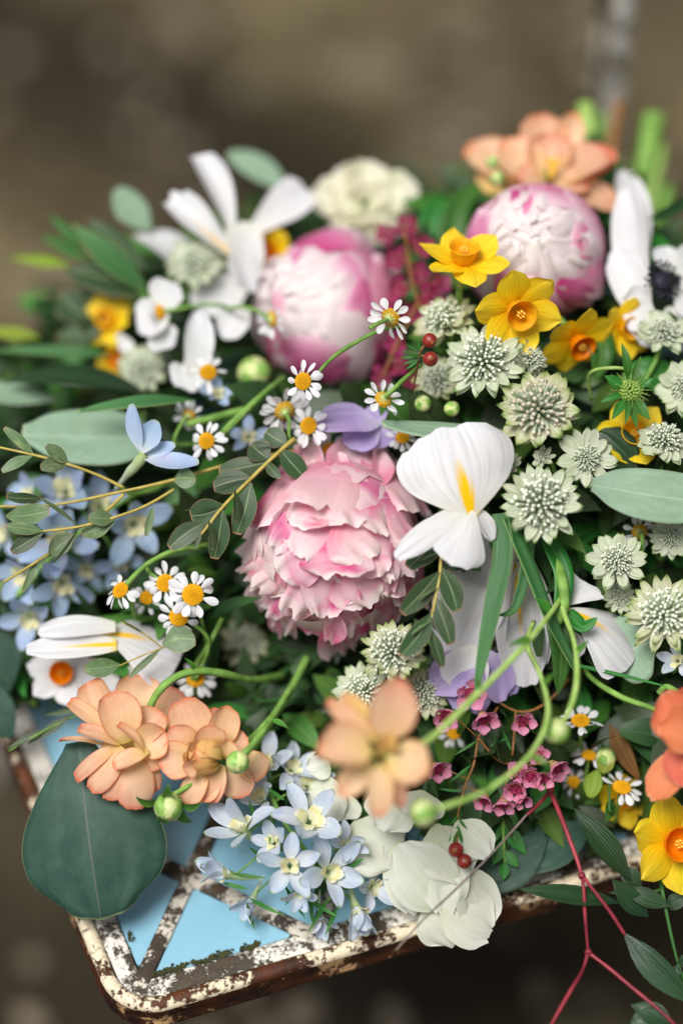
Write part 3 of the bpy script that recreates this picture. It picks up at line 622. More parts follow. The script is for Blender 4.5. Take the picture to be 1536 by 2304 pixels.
# ---- delphinium
def floret(root, x, y, r, dd, n, mat, roll=0, open_=62, spts=None):
    """One floret under its spike: throat and spur as the part, sepals and the inner petals as its sub-parts."""
    M = frame(W(x, y, dd), n, roll); k = r / 42.8 / 1.75; note(x, y, dd - .6); inv = TM[root.name].inverted(); K = inv @ M @ Matrix.Scale(k, 4)
    g = lathe([(.34, .12), (.26, -.12), (.2, -.5), (.15, -1.1), (.09, -1.8), (.03, -2.2)], 9); gv_ = [Vector((v.x + .05 * v.z * v.z * .6, v.y + .25 * min(0, v.z + .3) ** 2 * .4, v.z)) for v in g[0]]
    f = part('floret', mesh('floret', gv_, g[1], MAT['spur'], g[2]), root, K)
    for i in range(5):
        g = petal(rnd.uniform(1.8, 2.2), rnd.uniform(.85, 1.15), [.3, .55, .85, 1, .95, .75, .32], 6, 8, bend=rnd.uniform(-.9, .3), bend0=.25, cup=rnd.uniform(.1, .6), rnd_=.3, ruf=.06, twist=rnd.uniform(-.3, .3), seed=rnd.random() * 9)
        part('sepal', mesh('sepal', g[0], g[1], MAT[mat], g[2]), f, rz(i * 72 + rnd.uniform(-8, 8)) @ T(0, .22, 0) @ rx(90 - open_ + rnd.uniform(-24, 20)))
    for i in range(4):
        g = petal(.85, .62, [.3, .6, .9, 1, .95, .9, .7], 6, 6, bend=-.5, cup=.5, jag=.16, ruf=.08, seed=rnd.random() * 9)
        part('inner_petal', mesh('inner_petal', g[0], g[1], MAT['bee'], g[2]), f, rz(45 + i * 90 + rnd.uniform(-15, 15)) @ T(0, .12, .02) @ rx(62 + rnd.uniform(-14, 14)))
    e = M @ Vector((0, 0, -.35 * k * S))
    return e
def delphinium(label, spine, florets, mat, narrow=()):
    M = Matrix.Translation(W(*spine[0])); o = thing('delphinium', label, 'delphinium', M, 'pale blue delphinium spikes')
    sp = px(spine); wpart('stem', tube(sp, .16, .1), MAT['stem_green'], o); ss = spline(sp, 6)
    for f in florets:
        e = floret(o, *f[:5], mat, *(f[5:] or ()))
        q = min(ss, key=lambda p: (p - e).length); wpart('flower_stalk', tube([q, q.lerp(e, .5) + Vector((0, 0, .003)), e], .07, .06, 5, 3), MAT['stem_green'], o)
    for b in narrow: wpart('leaflet', lay(W(*b[0]), W(*b[1]), .24, V((.2, .3, 1)), LANCE, nu=2, nv=6, bend=.9), MAT['green_leaf'], o)
    return o
# ---- wax flower
_wp = {m: [mesh('petal', *(lambda g: (g[0], g[1], MAT[m], g[2]))(petal(.52, .56, [.25, .7, 1, 1.05, 1, .8, .5], 5, 6, bend=b, bend0=.1, cup=.4, rnd_=.4, ruf=.03, seed=b))) for b in (.9, 1.3, .5)] for m in ('wax_petal', 'magenta_petal')}
g = lathe([(.04, -.55), (.12, -.45), (.26, -.15), (.33, .0), (.3, .02)], 10); _wc = mesh('flower', g[0], g[1], MAT['wax_cup'])
g = join(lathe([(.3, .0), (.18, -.06), (.05, -.04), (.05, .2)], 10), *[ball((.22 * math.cos(a), .22 * math.sin(a), .1), .035, 1) for a in [i * .628 for i in range(10)]]); _wt = mesh('throat', g[0], g[1], MAT['wax_throat'])
def wax_sprig(label, stems, flowers, mat='wax_petal', needles=(), group='pink wax flower sprigs'):
    o = thing('wax_flower_sprig', label, 'wax flower', Matrix.Translation(W(*stems[0][0])), group); allp = []
    for s in stems:
        sp = px(s); allp += spline(sp, 6); wpart('stem', tube(sp, .08, .05), MAT['stem_brown'], o)
    inv = TM[o.name].inverted()
    for x, y, r, dd, n in flowers:
        M = frame(W(x, y, dd), n, rnd.uniform(0, 360)); k = r / 42.8 / .72; note(x, y, dd - .6)
        f = part('flower', _wc, o, inv @ M @ Matrix.Scale(k, 4)); part('throat', _wt, f)
        for i in range(5): part('petal', _wp[mat][rnd.randrange(3)], f, rz(i * 72 + rnd.uniform(-6, 6)) @ T(0, .28, 0) @ rx(rnd.uniform(0, 28)))
        e = M @ Vector((0, 0, -.5 * k * S)); q = min(allp, key=lambda p: (p - e).length)
        wpart('flower_stalk', tube([q, q.lerp(e, .6), e], .035, .05, 5, 3), MAT['stem_brown'], o)
    for b, t in needles: wpart('needle_leaf', lay(W(*b), W(*t), .16, V((.1, .3, 1)), LANCE, nu=2, nv=5, bend=.5), MAT['green_leaf'], o)
    return o
# ---- leaf sprigs and single leaves
def sprig(name, label, cat, stems, leaves, lmat, smat_, r=.1, group=None, prof=OVAL, **kk):
    o = thing(name, label, cat, Matrix.Translation(W(*stems[0][0])), group)
    for i, s in enumerate(stems): wpart('stem', tube(px(s), r * (1 if i == 0 else .8), r * .6, 6), MAT[smat_], o)
    for l in leaves:
        bx, by, bd, tx, ty, td, wd = l[:7]; d = dict(l[7]) if len(l) > 7 else {}; nr = V(d.pop('n', (rnd.uniform(-.25, .25), rnd.uniform(.0, .5), 1))); pf = d.pop('prof', prof); mt = d.pop('mat', lmat)
        kw = dict(sway=rnd.uniform(-.12, .12), nu=6, nv=9, bend=-.3, fold=.12, rnd_=.15, seed=rnd.random() * 9); kw.update(kk); kw.update(d)
        wpart('leaf', lay(W(bx, by, bd), W(tx, ty, td), wd / 42.8, nr, pf, **kw), MAT[lmat if mt is None else mt], o)
    return o
def leaf(label, b, t, wd, mat, n=(0, .3, 1), prof=OVAL, group=None, name='eucalyptus_leaf', cat='leaf', stalk=None, **kk):
    kw = dict(sway=rnd.uniform(-.1, .1), nu=16, nv=24, bend=-.3, fold=.06, rnd_=.25, ruf=.05, seed=rnd.random() * 9); kw.update(kk)
    g = lay(W(*b), W(*t), wd / 42.8, V(n), prof, **kw); note((b[0] + t[0]) / 2, (b[1] + t[1]) / 2, (b[2] + t[2]) / 2 - .5)
    nb = len(g[0]); vs = [v.copy() for v in g[0]]                      # a real thickness of 0.4 mm
    q = V(n) * .0004; fs = list(g[1]) + [tuple(i + nb for i in f[::-1]) for f in g[1]]; nu = kw['nu'] + 1; nv = kw['nv'] + 1
    ring = [i for i in range(nu)] + [j * nu + nu - 1 for j in range(1, nv)] + [(nv - 1) * nu + i for i in range(nu - 2, -1, -1)] + [j * nu for j in range(nv - 2, 0, -1)]
    fs += [(ring[i], ring[i - 1], ring[i - 1] + nb, ring[i] + nb) for i in range(len(ring))]
    o = single(name, label, cat, (vs + [v - q for v in vs], fs, g[2] * 2), MAT[mat], group)
    if stalk:
        wpart('leaf_stalk', tube(px(stalk), .09, .07), MAT['stem_yellow'], o)
    return o

# ================================================================== THE BOUQUET
PK = ('peony_petal', 'peony_inner'); PB = ('bud_outer', 'bud_white')
low = lambda ph: .2 if 190 < ph % 360 < 350 else .04
# plan rows: count, radius, width, tip angle, spread, flare, ruffle, material, azimuth, jag, curl
peony(752, 1232, 204, -3.2, (-.05, -.3, .95), 'open pale pink peony with ruffled petals beside the upright white iris, largest bloom',
      [(6, 1.0, 1.25, 80, 6, .02, .03, 0, 60, .12, 0), (8, .97, 1.1, 62, 8, .03, .05, 0, 85, .14, 0), (9, .94, .85, 46, 8, .04, .07, 1, 20, .16, 0), (9, .92, .78, 32, 8, .06, .09, 1, 40, .18, 0), (8, .89, .6, 16, 8, .08, .1, 1, 0, .2, 0), (6, .86, .5, 2, 7, .1, .1, 1, 35, .2, 0)], PK)
peony(742, 700, 178, -11, (-.62, .02, .78), 'half closed pink peony with a white heart, left of the magenta wax flowers',
      [(4, 1.0, 1.6, 58, 8, .01, .03, 0, 0, .12, 0), (4, .985, 1.35, 42, 8, .02, .04, 0, 0, .14, 0), (5, .97, 1.1, 34, 8, .03, .06, 0, 40, .16, 0), (7, .95, .8, 27, 8, .06, .06, 1, 10, .16, 0), (8, .94, .7, 17, 8, .07, .08, 1, 40, .2, 0), (8, .93, .55, 7, 7, .08, .09, 1, 0, .22, 0), (6, .91, .45, -4, 6, .08, .1, 1, 20, .3, 0)], PB)
peony(1200, 570, 165, -7.5, (-.08, .02, 1), 'closed pink peony globe with a white centre, under the peach freesia',
      [(5, 1.0, 1.5, 58, 7, .01, .02, 0, 100, .12, 0), (5, .99, 1.3, 45, 8, .02, .03, 0, 30, .14, 0), (6, .975, 1.0, 37, 7, .03, .05, 0, 60, .16, 0), (8, .955, .8, 30, 7, .05, .05, 1, 10, .16, 0), (9, .945, .7, 21, 6, .06, .06, 1, 30, .18, 0), (9, .935, .55, 12, 6, .06, .07, 1, 0, .2, 0), (8, .925, .45, 2, 6, .06, .08, 1, 20, .3, 0)], PB)
def wrap(name, cx, cy, r, dd, n, rings, mats):
    o = bpy.data.objects[name]; M = frame(W(cx, cy, dd), n); C = M.translation; r_ = r / 42.8 * S; m3 = M.to_3x3()
    for th, cnt, wd, lift, mt, ruf, jag in rings:
        for i in range(cnt):
            ph = rad(i * 360 / cnt + th * 7 + rnd.uniform(-16, 16)); t1 = rad(th + rnd.uniform(-6, 6)); t0 = t1 + rad(rnd.uniform(48, 62))
            f = lambda t, k: C + m3 @ Vector((math.sin(t) * math.cos(ph), math.sin(t) * math.sin(ph), math.cos(t))) * r_ * k
            p0, p1 = f(t0, .97), f(t1, 1 + lift * rnd.uniform(.5, 1.5)); nn = (p0 + p1) / 2 - C
            g = lay(p0, p1, wd * r / 42.8 * rnd.uniform(.85, 1.15), nn.normalized(), rnd.choice(([.6, .8, .95, 1, 1, .9, .66], [.5, .75, .95, 1.02, 1.05, .98, .8])), nu=14, nv=12, bend=-.95, cup=-.42, rnd_=.3, ruf=ruf * rnd.uniform(.5, 1.4), rf=rnd.uniform(.8, 1.8), jag=jag, seed=rnd.random() * 20, sway=rnd.uniform(-.1, .1), twist=rnd.uniform(-.15, .15))
            wpart('petal', g, MAT[mats[mt]], o)
wrap('peony.001', 742, 700, 174, -11, (-.62, .02, .78), [(66, 5, 1.25, .05, 0, .08, .05), (48, 5, 1.05, .09, 0, .12, .06), (36, 6, .8, .12, 1, .22, .1), (24, 6, .62, .14, 1, .26, .12), (10, 5, .5, .14, 1, .28, .14)], PB)
wrap('peony.002', 1200, 570, 160, -7.5, (-.08, .06, .99), [(68, 6, 1.2, .05, 0, .08, .05), (52, 6, 1.0, .09, 0, .12, .06), (40, 6, .8, .1, 1, .18, .09), (27, 7, .62, .12, 1, .22, .11), (14, 6, .5, .12, 1, .26, .14), (4, 3, .4, .1, 1, .26, .14)], PB)
def onball(cx, cy, r, dd, x, y, lift):
    q = r * r - (x - cx) ** 2 - (y - cy) ** 2; z = math.sqrt(max(q, 0)) / 42.8; return W(x, y, dd + z + lift), Vector(((x - cx) / r, -(y - cy) / r, max(z * 42.8 / r, .2)))
for nm, cx, cy, r, dd, rows in (('peony.001', 742, 700, 176, -11, [(800, 850, 812, 520, 150, .1, .5, 0), (855, 820, 858, 570, 130, .1, .45, 0), (700, 850, 720, 760, 150, .1, .5, 0), (640, 830, 632, 650, 130, .0, .5, 0), (700, 560, 770, 512, 150, .1, .5, 0), (780, 860, 770, 700, 140, .15, .6, 1), (690, 620, 650, 560, 90, .1, .5, 0)]),
                                ('peony.002', 1200, 570, 163, -7.5, [(1300, 500, 1352, 668, 130, .1, .7, 0), (1250, 640, 1338, 672, 60, .2, .7, 0), (1060, 600, 1085, 470, 110, .1, .45, 0), (1180, 420, 1260, 480, 150, .0, .3, 0), (1150, 710, 1230, 640, 170, .1, .4, 0), (1340, 560, 1290, 500, 110, .1, .5, 0)])):
    for bx, by, tx, ty, w_, lb, lt, mt in rows:
        p0, n0 = onball(cx, cy, r, dd, bx, by, lb); p1, n1 = onball(cx, cy, r, dd, tx, ty, lt)
        wpart('petal', lay(p0, p1, w_ / 42.8 * 1.1, V(n0 + n1), [.55, .78, .95, 1, 1, .88, .62], nu=14, nv=12, bend=-.8, cup=-.35, rnd_=.3, ruf=.1, rf=1.3, jag=.05, seed=bx), MAT[PB[mt]], bpy.data.objects[nm])
# the ruffled petals that lie loose over the open peony, one by one: base, tip, width in a magnified grid, lift of base and tip in cm
_p = next(o for o in bpy.data.objects if o.name == 'peony')
def pp(x, y, lift):
    X, Y = 520 + x / 2.954, 880 + y / 2.954; q = 206 ** 2 - (X - 752) ** 2 - (Y - 1232) ** 2
    z = math.sqrt(q) / 42.8 if q > 900 else .7 * max(-1.0, q / 900 * .3 + .7)
    return W(X, Y, -3.2 + z + lift), Vector(((X - 752) / 206, -(Y - 1232) / 206, max(z / 4.8, .15)))
for bx, by, tx, ty, w_, lb, lt, bd, mt in [
 (480, 700, 350, 470, 150, -.3, .3, 1.5, 0), (560, 600, 500, 330, 170, -.3, .5, 1.3, 0), (700, 640, 600, 440, 260, -.4, .0, .6, 0), (860, 640, 890, 350, 400, -.5, .1, .55, 0), (1010, 640, 1060, 420, 260, -.5, -.1, .4, 0),
 (420, 520, 170, 900, 300, -.05, .25, -.5, 0), (300, 700, 100, 980, 190, -.3, .1, -.5, 0), (680, 470, 650, 760, 450, -.1, .35, -.55, 0), (950, 460, 1190, 800, 340, -.05, .4, -.5, 0), (1120, 560, 1290, 860, 200, -.3, .1, -.4, 0),
 (620, 690, 400, 900, 290, .0, .4, -.5, 1), (720, 720, 740, 880, 270, 0, .4, -.4, 1), (880, 730, 1030, 960, 250, .05, .45, -.4, 1), (1060, 760, 1180, 1020, 250, .05, .35, -.4, 0),
 (520, 830, 290, 1040, 210, .0, .5, -.4, 1), (600, 850, 450, 1110, 290, .05, .5, -.45, 1), (740, 830, 880, 1120, 290, .1, .5, -.4, 1), (920, 920, 1040, 1200, 230, .1, .5, -.4, 0), (1100, 950, 1140, 1220, 220, 0, .3, -.4, 0),
 (320, 960, 90, 1120, 180, -.2, .5, -.3, 1), (340, 1080, 115, 1260, 170, -.2, .5, -.2, 1), (360, 1160, 190, 1290, 150, -.1, .3, -.3, 1), (580, 1030, 350, 1210, 250, .05, .5, -.4, 1), (720, 1000, 740, 1205, 340, .15, .65, -.4, 1), (880, 1060, 970, 1250, 210, .1, .6, -.4, 0), (1020, 1100, 1060, 1250, 160, .1, .5, -.4, 1),
 (480, 1180, 265, 1450, 170, .0, .4, -.2, 1), (540, 1180, 410, 1450, 160, .05, .5, -.2, 1), (650, 1160, 600, 1520, 270, .0, .6, .4, 1), (560, 1240, 430, 1500, 130, -.1, .1, .2, 0), (780, 1170, 960, 1440, 270, .15, .6, -.3, 1), (720, 1200, 780, 1420, 150, 0, .2, .3, 0), (900, 1160, 1000, 1360, 200, .1, .4, -.4, 0),
 (1090, 1180, 1060, 1390, 170, .1, .5, -.3, 1), (1160, 1180, 1140, 1440, 150, 0, .3, -.2, 1), (1230, 1150, 1230, 1400, 170, -.2, .1, -.3, 0), (330, 1250, 165, 1440, 200, -.2, .1, -.3, 0), (430, 1330, 320, 1560, 170, -.2, .1, -.2, 1),
 (520, 1400, 620, 1640, 330, -.3, .1, .4, 0), (380, 1400, 350, 1590, 180, -.4, -.1, .1, 0), (740, 1400, 720, 1620, 220, -.1, .3, .3, 1), (860, 1370, 870, 1640, 200, -.1, .3, -.2, 1), (1000, 1360, 1000, 1600, 170, -.2, .2, -.2, 1), (1120, 1370, 1090, 1560, 150, -.2, .1, -.2, 0), (720, 1540, 700, 1715, 230, -.5, -.3, .1, 0), (830, 1540, 840, 1670, 180, -.5, -.2, .1, 0)]:
    bx += rnd.uniform(-14, 14); tx += rnd.uniform(-26, 26); ty += rnd.uniform(-18, 18); p0, n0 = pp(bx, by, lb - .3); p1, n1 = pp(tx, ty, lt * rnd.uniform(.8, 2.1)); nn_ = n0 + n1 + Vector((rnd.uniform(-.2, .2), rnd.uniform(-.1, .3), .3))
    wpart('petal', lay(p0, p1, w_ / 2.954 / 42.8 * rnd.uniform(1.1, 1.45), V(nn_), rnd.choice(([.5, .75, .92, 1, 1.02, .95, .74], [.4, .6, .8, .95, 1.05, 1.05, .9], [.5, .8, 1, 1.02, .9, .72, .5])), nu=16, nv=14, bend=bd, cup=rnd.uniform(-.35, -.05) if bd < 0 else .3, rnd_=.3, ruf=rnd.uniform(.12, .3), rf=rnd.uniform(.9, 2.2), jag=rnd.uniform(.06, .14), seed=rnd.random() * 20, twist=rnd.uniform(-.5, .5), nick=rnd.choice((0, 0, .06, .12)), sway=rnd.uniform(-.12, .12)), MAT[PK[mt]], _p)
# ---- astrantia heads
AS = [
 (440, 598, 88, -9.5, (-.05, .55, .85), 'blurred pale astrantia resting against the upright white iris', {}),
 (1000, 722, 88, -3., (-.35, .55, .75), 'astrantia behind the upper pair of red berries', dict(mt='bract_warm', wide=1.3)),
 (1088, 815, 108, -.6, (-.05, .35, .93), 'large whitish astrantia under the yellow narcissus pair, berries at its left', dict(nb=26, lift=8, dome=1.05)),
 (1212, 925, 108, .6, (-.1, .38, .93), 'grey green astrantia with brown tipped florets above the small white star head', dict(brown=True, mt='bract_warm', dome=1.15, wide=1.35, roll=30)),
 (1318, 1032, 80, .8, (.1, .2, .97), 'small creamy astrantia star just above the round grey eucalyptus leaf', dict(wide=1.3, dome=.75, nb=17, lift=8)),
 (1216, 1135, 106, 1.6, (0, .22, .97), 'astrantia with a maroon heart touching the edge of the upright white iris', dict(nb=23, dome=1.08)),
 (1385, 1262, 78, .6, (-.08, .25, .96), 'flat astrantia star with green tips below the round grey eucalyptus leaf', dict(wide=1.3, dome=.85, nb=18, lift=6)),
 (1492, 1382, 102, 1., (-.15, .35, .92), 'wide astrantia over the drooping white iris petal at the right edge', dict(nb=22, mt='bract_warm')),
 (1492, 752, 72, -3, (.05, .65, .76), 'astrantia with its green stalk showing beside the white anemone', dict(spts=[(1475, 810, -3), (1440, 880, -3.2), (1425, 960, -4.5)], wide=1.3)),
 (1540, 872, 78, -1.5, (-.3, .3, .9), 'large pale astrantia right of the green spiky seed head', dict(wide=1.5, dome=.8)),
 (1492, 992, 74, -.3, (0, .62, .78), 'astrantia cup directly above the round grey leaf at the right edge', dict(wide=1.3, lift=-12)),
 (884, 1470, 88, .8, (-.1, .4, .9), 'astrantia tucked under the open peony beside the small leaf sprig', dict(mt='bract_warm', dome=1.1)),
 (820, 1560, 88, -1.2, (-.3, .3, .9), 'astrantia half hidden behind the big blurred peach flower', dict(mt='bract')),
 (1190, 808, 58, -1.2, (.75, .25, .6), 'side view astrantia pressed between two larger heads below the narcissus', dict(wide=1.2)),
 (320, 832, 72, -8.5, (.1, .4, .9), 'blurred small astrantia under the white iris at the far left', {}),
 (1392, 1345, 46, -1, (0, .3, .95), 'tiny astrantia bud head between two bigger stars', dict(dome=.9)),
 (1508, 1212, 56, -.4, (.1, .2, .97), 'small astrantia beside an orange centred chamomile under the grey leaf', dict(wide=1.3, dome=.8)),
 (985, 855, 72, -3.4, (-.2, .3, .9), 'shaded astrantia below the red berries', dict(mt='bract_warm')),
 (950, 1560, 74, -1.8, (.2, .3, .9), 'shaded brownish astrantia behind the blurred peach flower, near the pink wax flowers', dict(mt='bract_warm')),
 (548, 1450, 74, -7, (.2, .3, .9), 'dim astrantia deep between the peony and the chamomile', dict(mt='bract_warm')),
 (1222, 1030, 34, .2, (-.5, .3, .8), 'smallest astrantia bud, opening against the creamy star', dict(wide=1.3, nb=13)),
 (1148, 1048, 38, -.6, (-.6, .4, .7), 'tiny astrantia peeping out beside the iris petal edge', dict(wide=1.3, nb=13)),
]
for x, y, r, dd, n, lb, kw in AS: astrantia(x, y, r, dd, n, lb, **kw)

# ---- chamomile
CH = [
 (434, 1338, 60, .9, (.02, .08, 1), 'sharp chamomile daisy facing the viewer left of the open peony', dict(npet=14, droop=0, miss=(9,), spts=[(455, 1400, -1.5), (470, 1480, -4)])),
 (272, 1328, 50, -.6, (-.45, .5, .74), 'tilted chamomile at the end of the pale arching stem', dict(npet=12, droop=10)),
 (372, 1312, 52, -1., (-.25, .25, .94), 'chamomile directly behind the sharp front daisy, upper left of it', dict(npet=12, spts=[(330, 1275, -1.6), (400, 1240, -2.6), (470, 1225, -4)])),
 (402, 1388, 54, -.8, (-.1, -.2, .97), 'chamomile with large yellow disc half covered by the sharp front daisy', dict(npet=12, spts=[(470, 1440, -1.6), (440, 1530, -3)])),
 (465, 992, 48, -1.8, (-.3, .1, .95), 'chamomile on a green stem above the dark small leaf sprig', dict(npet=12, droop=12, spts=[(510, 970, -2), (560, 920, -2.6), (590, 885, -4)])),
 (682, 858, 50, .8, (-.42, .1, .9), 'chamomile in front of the half closed pink peony on a long thin stem', dict(npet=13, droop=8, spts=[(712, 842, .5), (760, 795, .1), (850, 745, -.5), (905, 735, -1.6)])),
 (878, 715, 55, .6, (.38, .35, -.62), 'chamomile seen from behind with a cut green stub, against the pink peony', dict(npet=11, droop=-8, spts=[(858, 724, 1.4), (832, 738, 2.)])),
 (862, 898, 50, .9, (-.25, -.35, -.6), 'chamomile seen from below beside the upper red berries', dict(npet=11, droop=-6, spts=[(880, 880, 1.4), (912, 850, .8), (945, 822, -.6)])),
 (468, 838, 50, -4.2, (0, .35, .94), 'chamomile below the hanging white iris petal at the left', dict(npet=10, droop=14, miss=(6, 7))),
 (360, 703, 46, -7, (.85, .1, .5), 'blurred chamomile turned sideways among the white iris petals', dict(npet=11, spts=[(400, 695, -7), (480, 685, -7.4), (530, 700, -9)])),
 (612, 718, 52, -5.5, (.75, .1, -.5), 'blurred chamomile seen from behind at the left side of the pink peony', dict(npet=12, spts=[(590, 705, -5.4), (545, 690, -6), (500, 700, -8)])),
 (694, 958, 50, -1.8, (-.35, .15, .92), 'chamomile touching the lilac petal', dict(npet=12)),
 (640, 925, 60, -2.6, (-.2, .4, -.7), 'chamomile seen from behind, left of the lilac petal', dict(npet=15, droop=-6)),
 (742, 1012, 44, -3.2, (.05, .4, .9), 'chamomile squeezed between the lilac petal and the open peony', dict(npet=11)),
 (1438, 1196, 44, -1.2, (0, .2, -.8), 'orange centred chamomile hidden under the round grey leaf', dict(npet=10, droop=0)),
 (1305, 1622, 52, -1.2, (0, .72, .6), 'side view chamomile above the other daisies in the lower right shade', dict(npet=11, droop=-14, spts=[(1305, 1660, -2), (1310, 1710, -4)])),
 (1325, 1700, 46, -2.6, (.1, .85, .45), 'dim chamomile in profile between the two side view daisies in shade', dict(npet=11, droop=-10)),
 (1398, 1772, 52, -1.4, (.1, .72, .6), 'side view chamomile next to the coral petals and yellow green bud', dict(npet=11, droop=-10, miss=(3, 4))),
 (905, 985, 40, -2.4, (-.1, .5, .8), 'chamomile mostly hidden under the long flat eucalyptus leaf', dict(npet=10)),
 (440, 1528, 52, -3.4, (0, .5, .8), 'chamomile below the arching ranunculus stem', dict(npet=11)),
 (425, 935, 40, -4.5, (.3, .4, -.7), 'blurred chamomile bud turned away behind the blue floret', dict(npet=11, droop=-20)),
 (1290, 1760, 40, -3.4, (.2, .5, .8), 'faint chamomile deep below the wax flowers', dict(npet=10)),
 (1020, 1650, 40, -3.6, (.1, .5, .8), 'faint chamomile deep behind the pink wax flowers', dict(npet=10)),
 (330, 1345, 40, -2.2, (.2, .3, .9), 'chamomile hidden between three daisies left of the peony', dict(npet=11)),
]
for x, y, r, dd, n, lb, kw in CH: chamomile(x, y, r, dd, n, lb, **kw)

# ---- narcissus
narcissus(1040, 590, 102, -1.6, (.06, .78, .62), 'upper yellow narcissus with an upturned cup on the peony globe', roll=12, tilt=2, cup=1.05)
narcissus(1158, 695, 105, -.6, (.3, -.42, .85), 'yellow narcissus facing the viewer under the peony globe', roll=24, tilt=14, cup=1.1)
narcissus(1296, 765, 92, -3.2, (.35, -.55, .62), 'shaded yellow narcissus hanging with its orange cup down, under the peony globe', roll=10, tilt=4, mats=('yellow_petal', 'orange_corona'))
narcissus(1402, 738, 76, -4.6, (.55, -.1, .8), 'small yellow narcissus beside the tall white anemone petal', roll=0, tilt=16)
narcissus(1512, 1895, 112, .6, (.3, .02, .95), 'yellow narcissus hanging over the rusty rim at the right edge', roll=14, tilt=6, mats=('yellow_petal', 'orange_corona'))
narcissus(612, 568, 78, -12, (-.5, -.1, .85), 'blurred yellow and orange narcissus behind the white iris', roll=10, tilt=20, mats=('yellow_petal', 'orange_corona'))
narcissus(245, 722, 72, -11, (-.3, .2, .9), 'blurred yellow narcissus among dark leaves at the far left', roll=20, tilt=14)
narcissus(262, 805, 52, -11.5, (-.1, -.4, .9), 'blurred deep yellow narcissus under its neighbour at the far left', roll=0, tilt=20, mats=('yellow_petal', 'orange_corona'))
narcissus(1420, 985, 88, -2.2, (.1, .35, .9), 'yellow narcissus mostly hidden behind the dark round leaf', roll=20, tilt=10)
narcissus(1400, 1800, 66, -3.6, (.1, .2, .95), 'shaded yellow narcissus behind the coral petals', roll=10, tilt=10)
narcissus(138, 1515, 78, -4.6, (.1, .1, .98), 'white narcissus with an orange cup at the left edge of the seat', roll=10, tilt=0, mats=('white_petal', 'orange_corona'), cup=.8)

# ---- white irises
IR = 'white iris flowers'
loose('iris', 'upright white iris with a yellow flame between the peony and the green heads', 'iris', 1055, 1150, 2.2, [
 (1060, 1165, 1008, 962, 250, 0, -.3, dict(mat='iris_fall', prof=[.1, .5, .86, 1.03, 1.08, 1.04, .9], n=(.05, .5, .85), bend=-.7, cup=-.3, rnd_=.22, ruf=.2, rf=1.3, jag=.04, seed=2.3, nu=16, nv=18, name='fall')),
 (1040, 1148, 888, 1255, 62, .1, .9, dict(n=(.2, .5, .8), prof=STRAP, bend=-.5, cup=-.3, name='style_arm')),
 (1065, 1150, 1020, 1275, 112, .2, 1.1, dict(n=(.1, .2, 1), prof=FAN, bend=-.35, cup=-.3, ruf=.06, jag=.05, name='style_arm')),
 (1075, 1150, 1105, 1215, 46, -.2, -.6, dict(n=(.5, .2, .8), prof=STRAP, name='style_arm'))], 'white_petal', IR, n=(0, .2, 1))
loose('iris', 'drooping white iris fall with fine veins beside the twisted green stems', 'iris', 1275, 1370, .1, [
 (1268, 1372, 1425, 1485, 176, 0, -.4, dict(mat='iris_fall', prof=FAN, n=(.25, .6, .75), bend=-.8, cup=-.3, ruf=.09, jag=.03, seed=4.1, nu=14, nv=16, name='fall')),
 (1275, 1360, 1330, 1315, 110, -.2, -.8, dict(n=(.1, .7, .7), prof=FAN, bend=-.6)),
 (1290, 1420, 1290, 1480, 50, -.6, -1, dict())], 'white_petal', IR)
loose('iris', 'tall white iris hanging behind the green blades, petals folded down', 'iris', 1120, 1250, -1.4, [
 (1130, 1215, 1010, 1490, 170, -.4, -.6, dict(prof=STRAP, n=(-.2, .3, .95), bend=-.35)),
 (1165, 1270, 1180, 1545, 122, .2, -.2, dict(prof=STRAP, n=(.1, .3, .95), bend=-.3, jag=.03, nu=12, mat='iris_fall')),
 (1180, 1260, 1215, 1500, 90, .3, .2, dict(prof=STRAP, n=(.5, .3, .85), bend=-.4)),
 (1110, 1320, 1080, 1480, 90, -.8, -1, dict(prof=STRAP, n=(.2, .3, .9))),
 (1150, 1230, 1130, 1440, 60, .4, .3, dict(prof=STRAP, n=(-.6, .2, .8), fold=.6))], 'white_petal', IR)
loose('iris', 'blurred white iris standing highest at the left back', 'iris', 530, 590, -9.6, [
 (528, 560, 440, 350, 78, 0, -.5, dict(prof=FAN, n=(.3, .3, .9), bend=-.5, fold=.45, sway=.12)),
 (535, 585, 380, 452, 96, .2, .2, dict(prof=FAN, n=(.1, .5, .85), bend=-.6, mat='iris_fall', jag=.12, ruf=.2, fold=.25, sway=-.1)),
 (450, 640, 305, 530, 130, -1.6, -2.6, dict(prof=ROUND, n=(0, .9, .45), bend=-.9)),
 (545, 540, 690, 425, 100, -1.4, -2.2, dict(prof=FAN, n=(-.1, .2, 1), bend=-.5)),
 (520, 510, 570, 660, 70, .4, .4, dict(prof=STRAP, n=(.4, .2, .9))),
 (560, 500, 545, 640, 90, 0, -.2, dict(prof=STRAP)),
 (560, 640, 430, 680, 120, -.4, -.2, dict(prof=ROUND, n=(0, .4, .9)))], 'white_petal', IR)
loose('iris', 'blurred white iris with one long petal curving down over a chamomile', 'iris', 440, 790, -6.2, [
 (435, 850, 448, 700, 72, .2, -.3, dict(prof=STRAP, n=(.3, .3, .9), bend=-.6)),
 (430, 840, 390, 862, 90, 0, .6, dict(prof=ROUND)),
 (380, 700, 310, 745, 110, -1, -1.2, dict(prof=ROUND, n=(0, .5, .85))),
 (350, 690, 400, 640, 90, -1, -1.4, dict(prof=ROUND)),
 (345, 740, 390, 780, 80, -1.2, -1, dict(prof=ROUND)),
 (560, 700, 500, 760, 80, -1.4, -1.2, dict(prof=ROUND, n=(0, .5, .85))),
 (420, 800, 470, 870, 70, -.2, .2, dict(prof=ROUND)),
 (300, 770, 270, 790, 70, -3, -3, dict(prof=ROUND))], 'white_petal', IR)
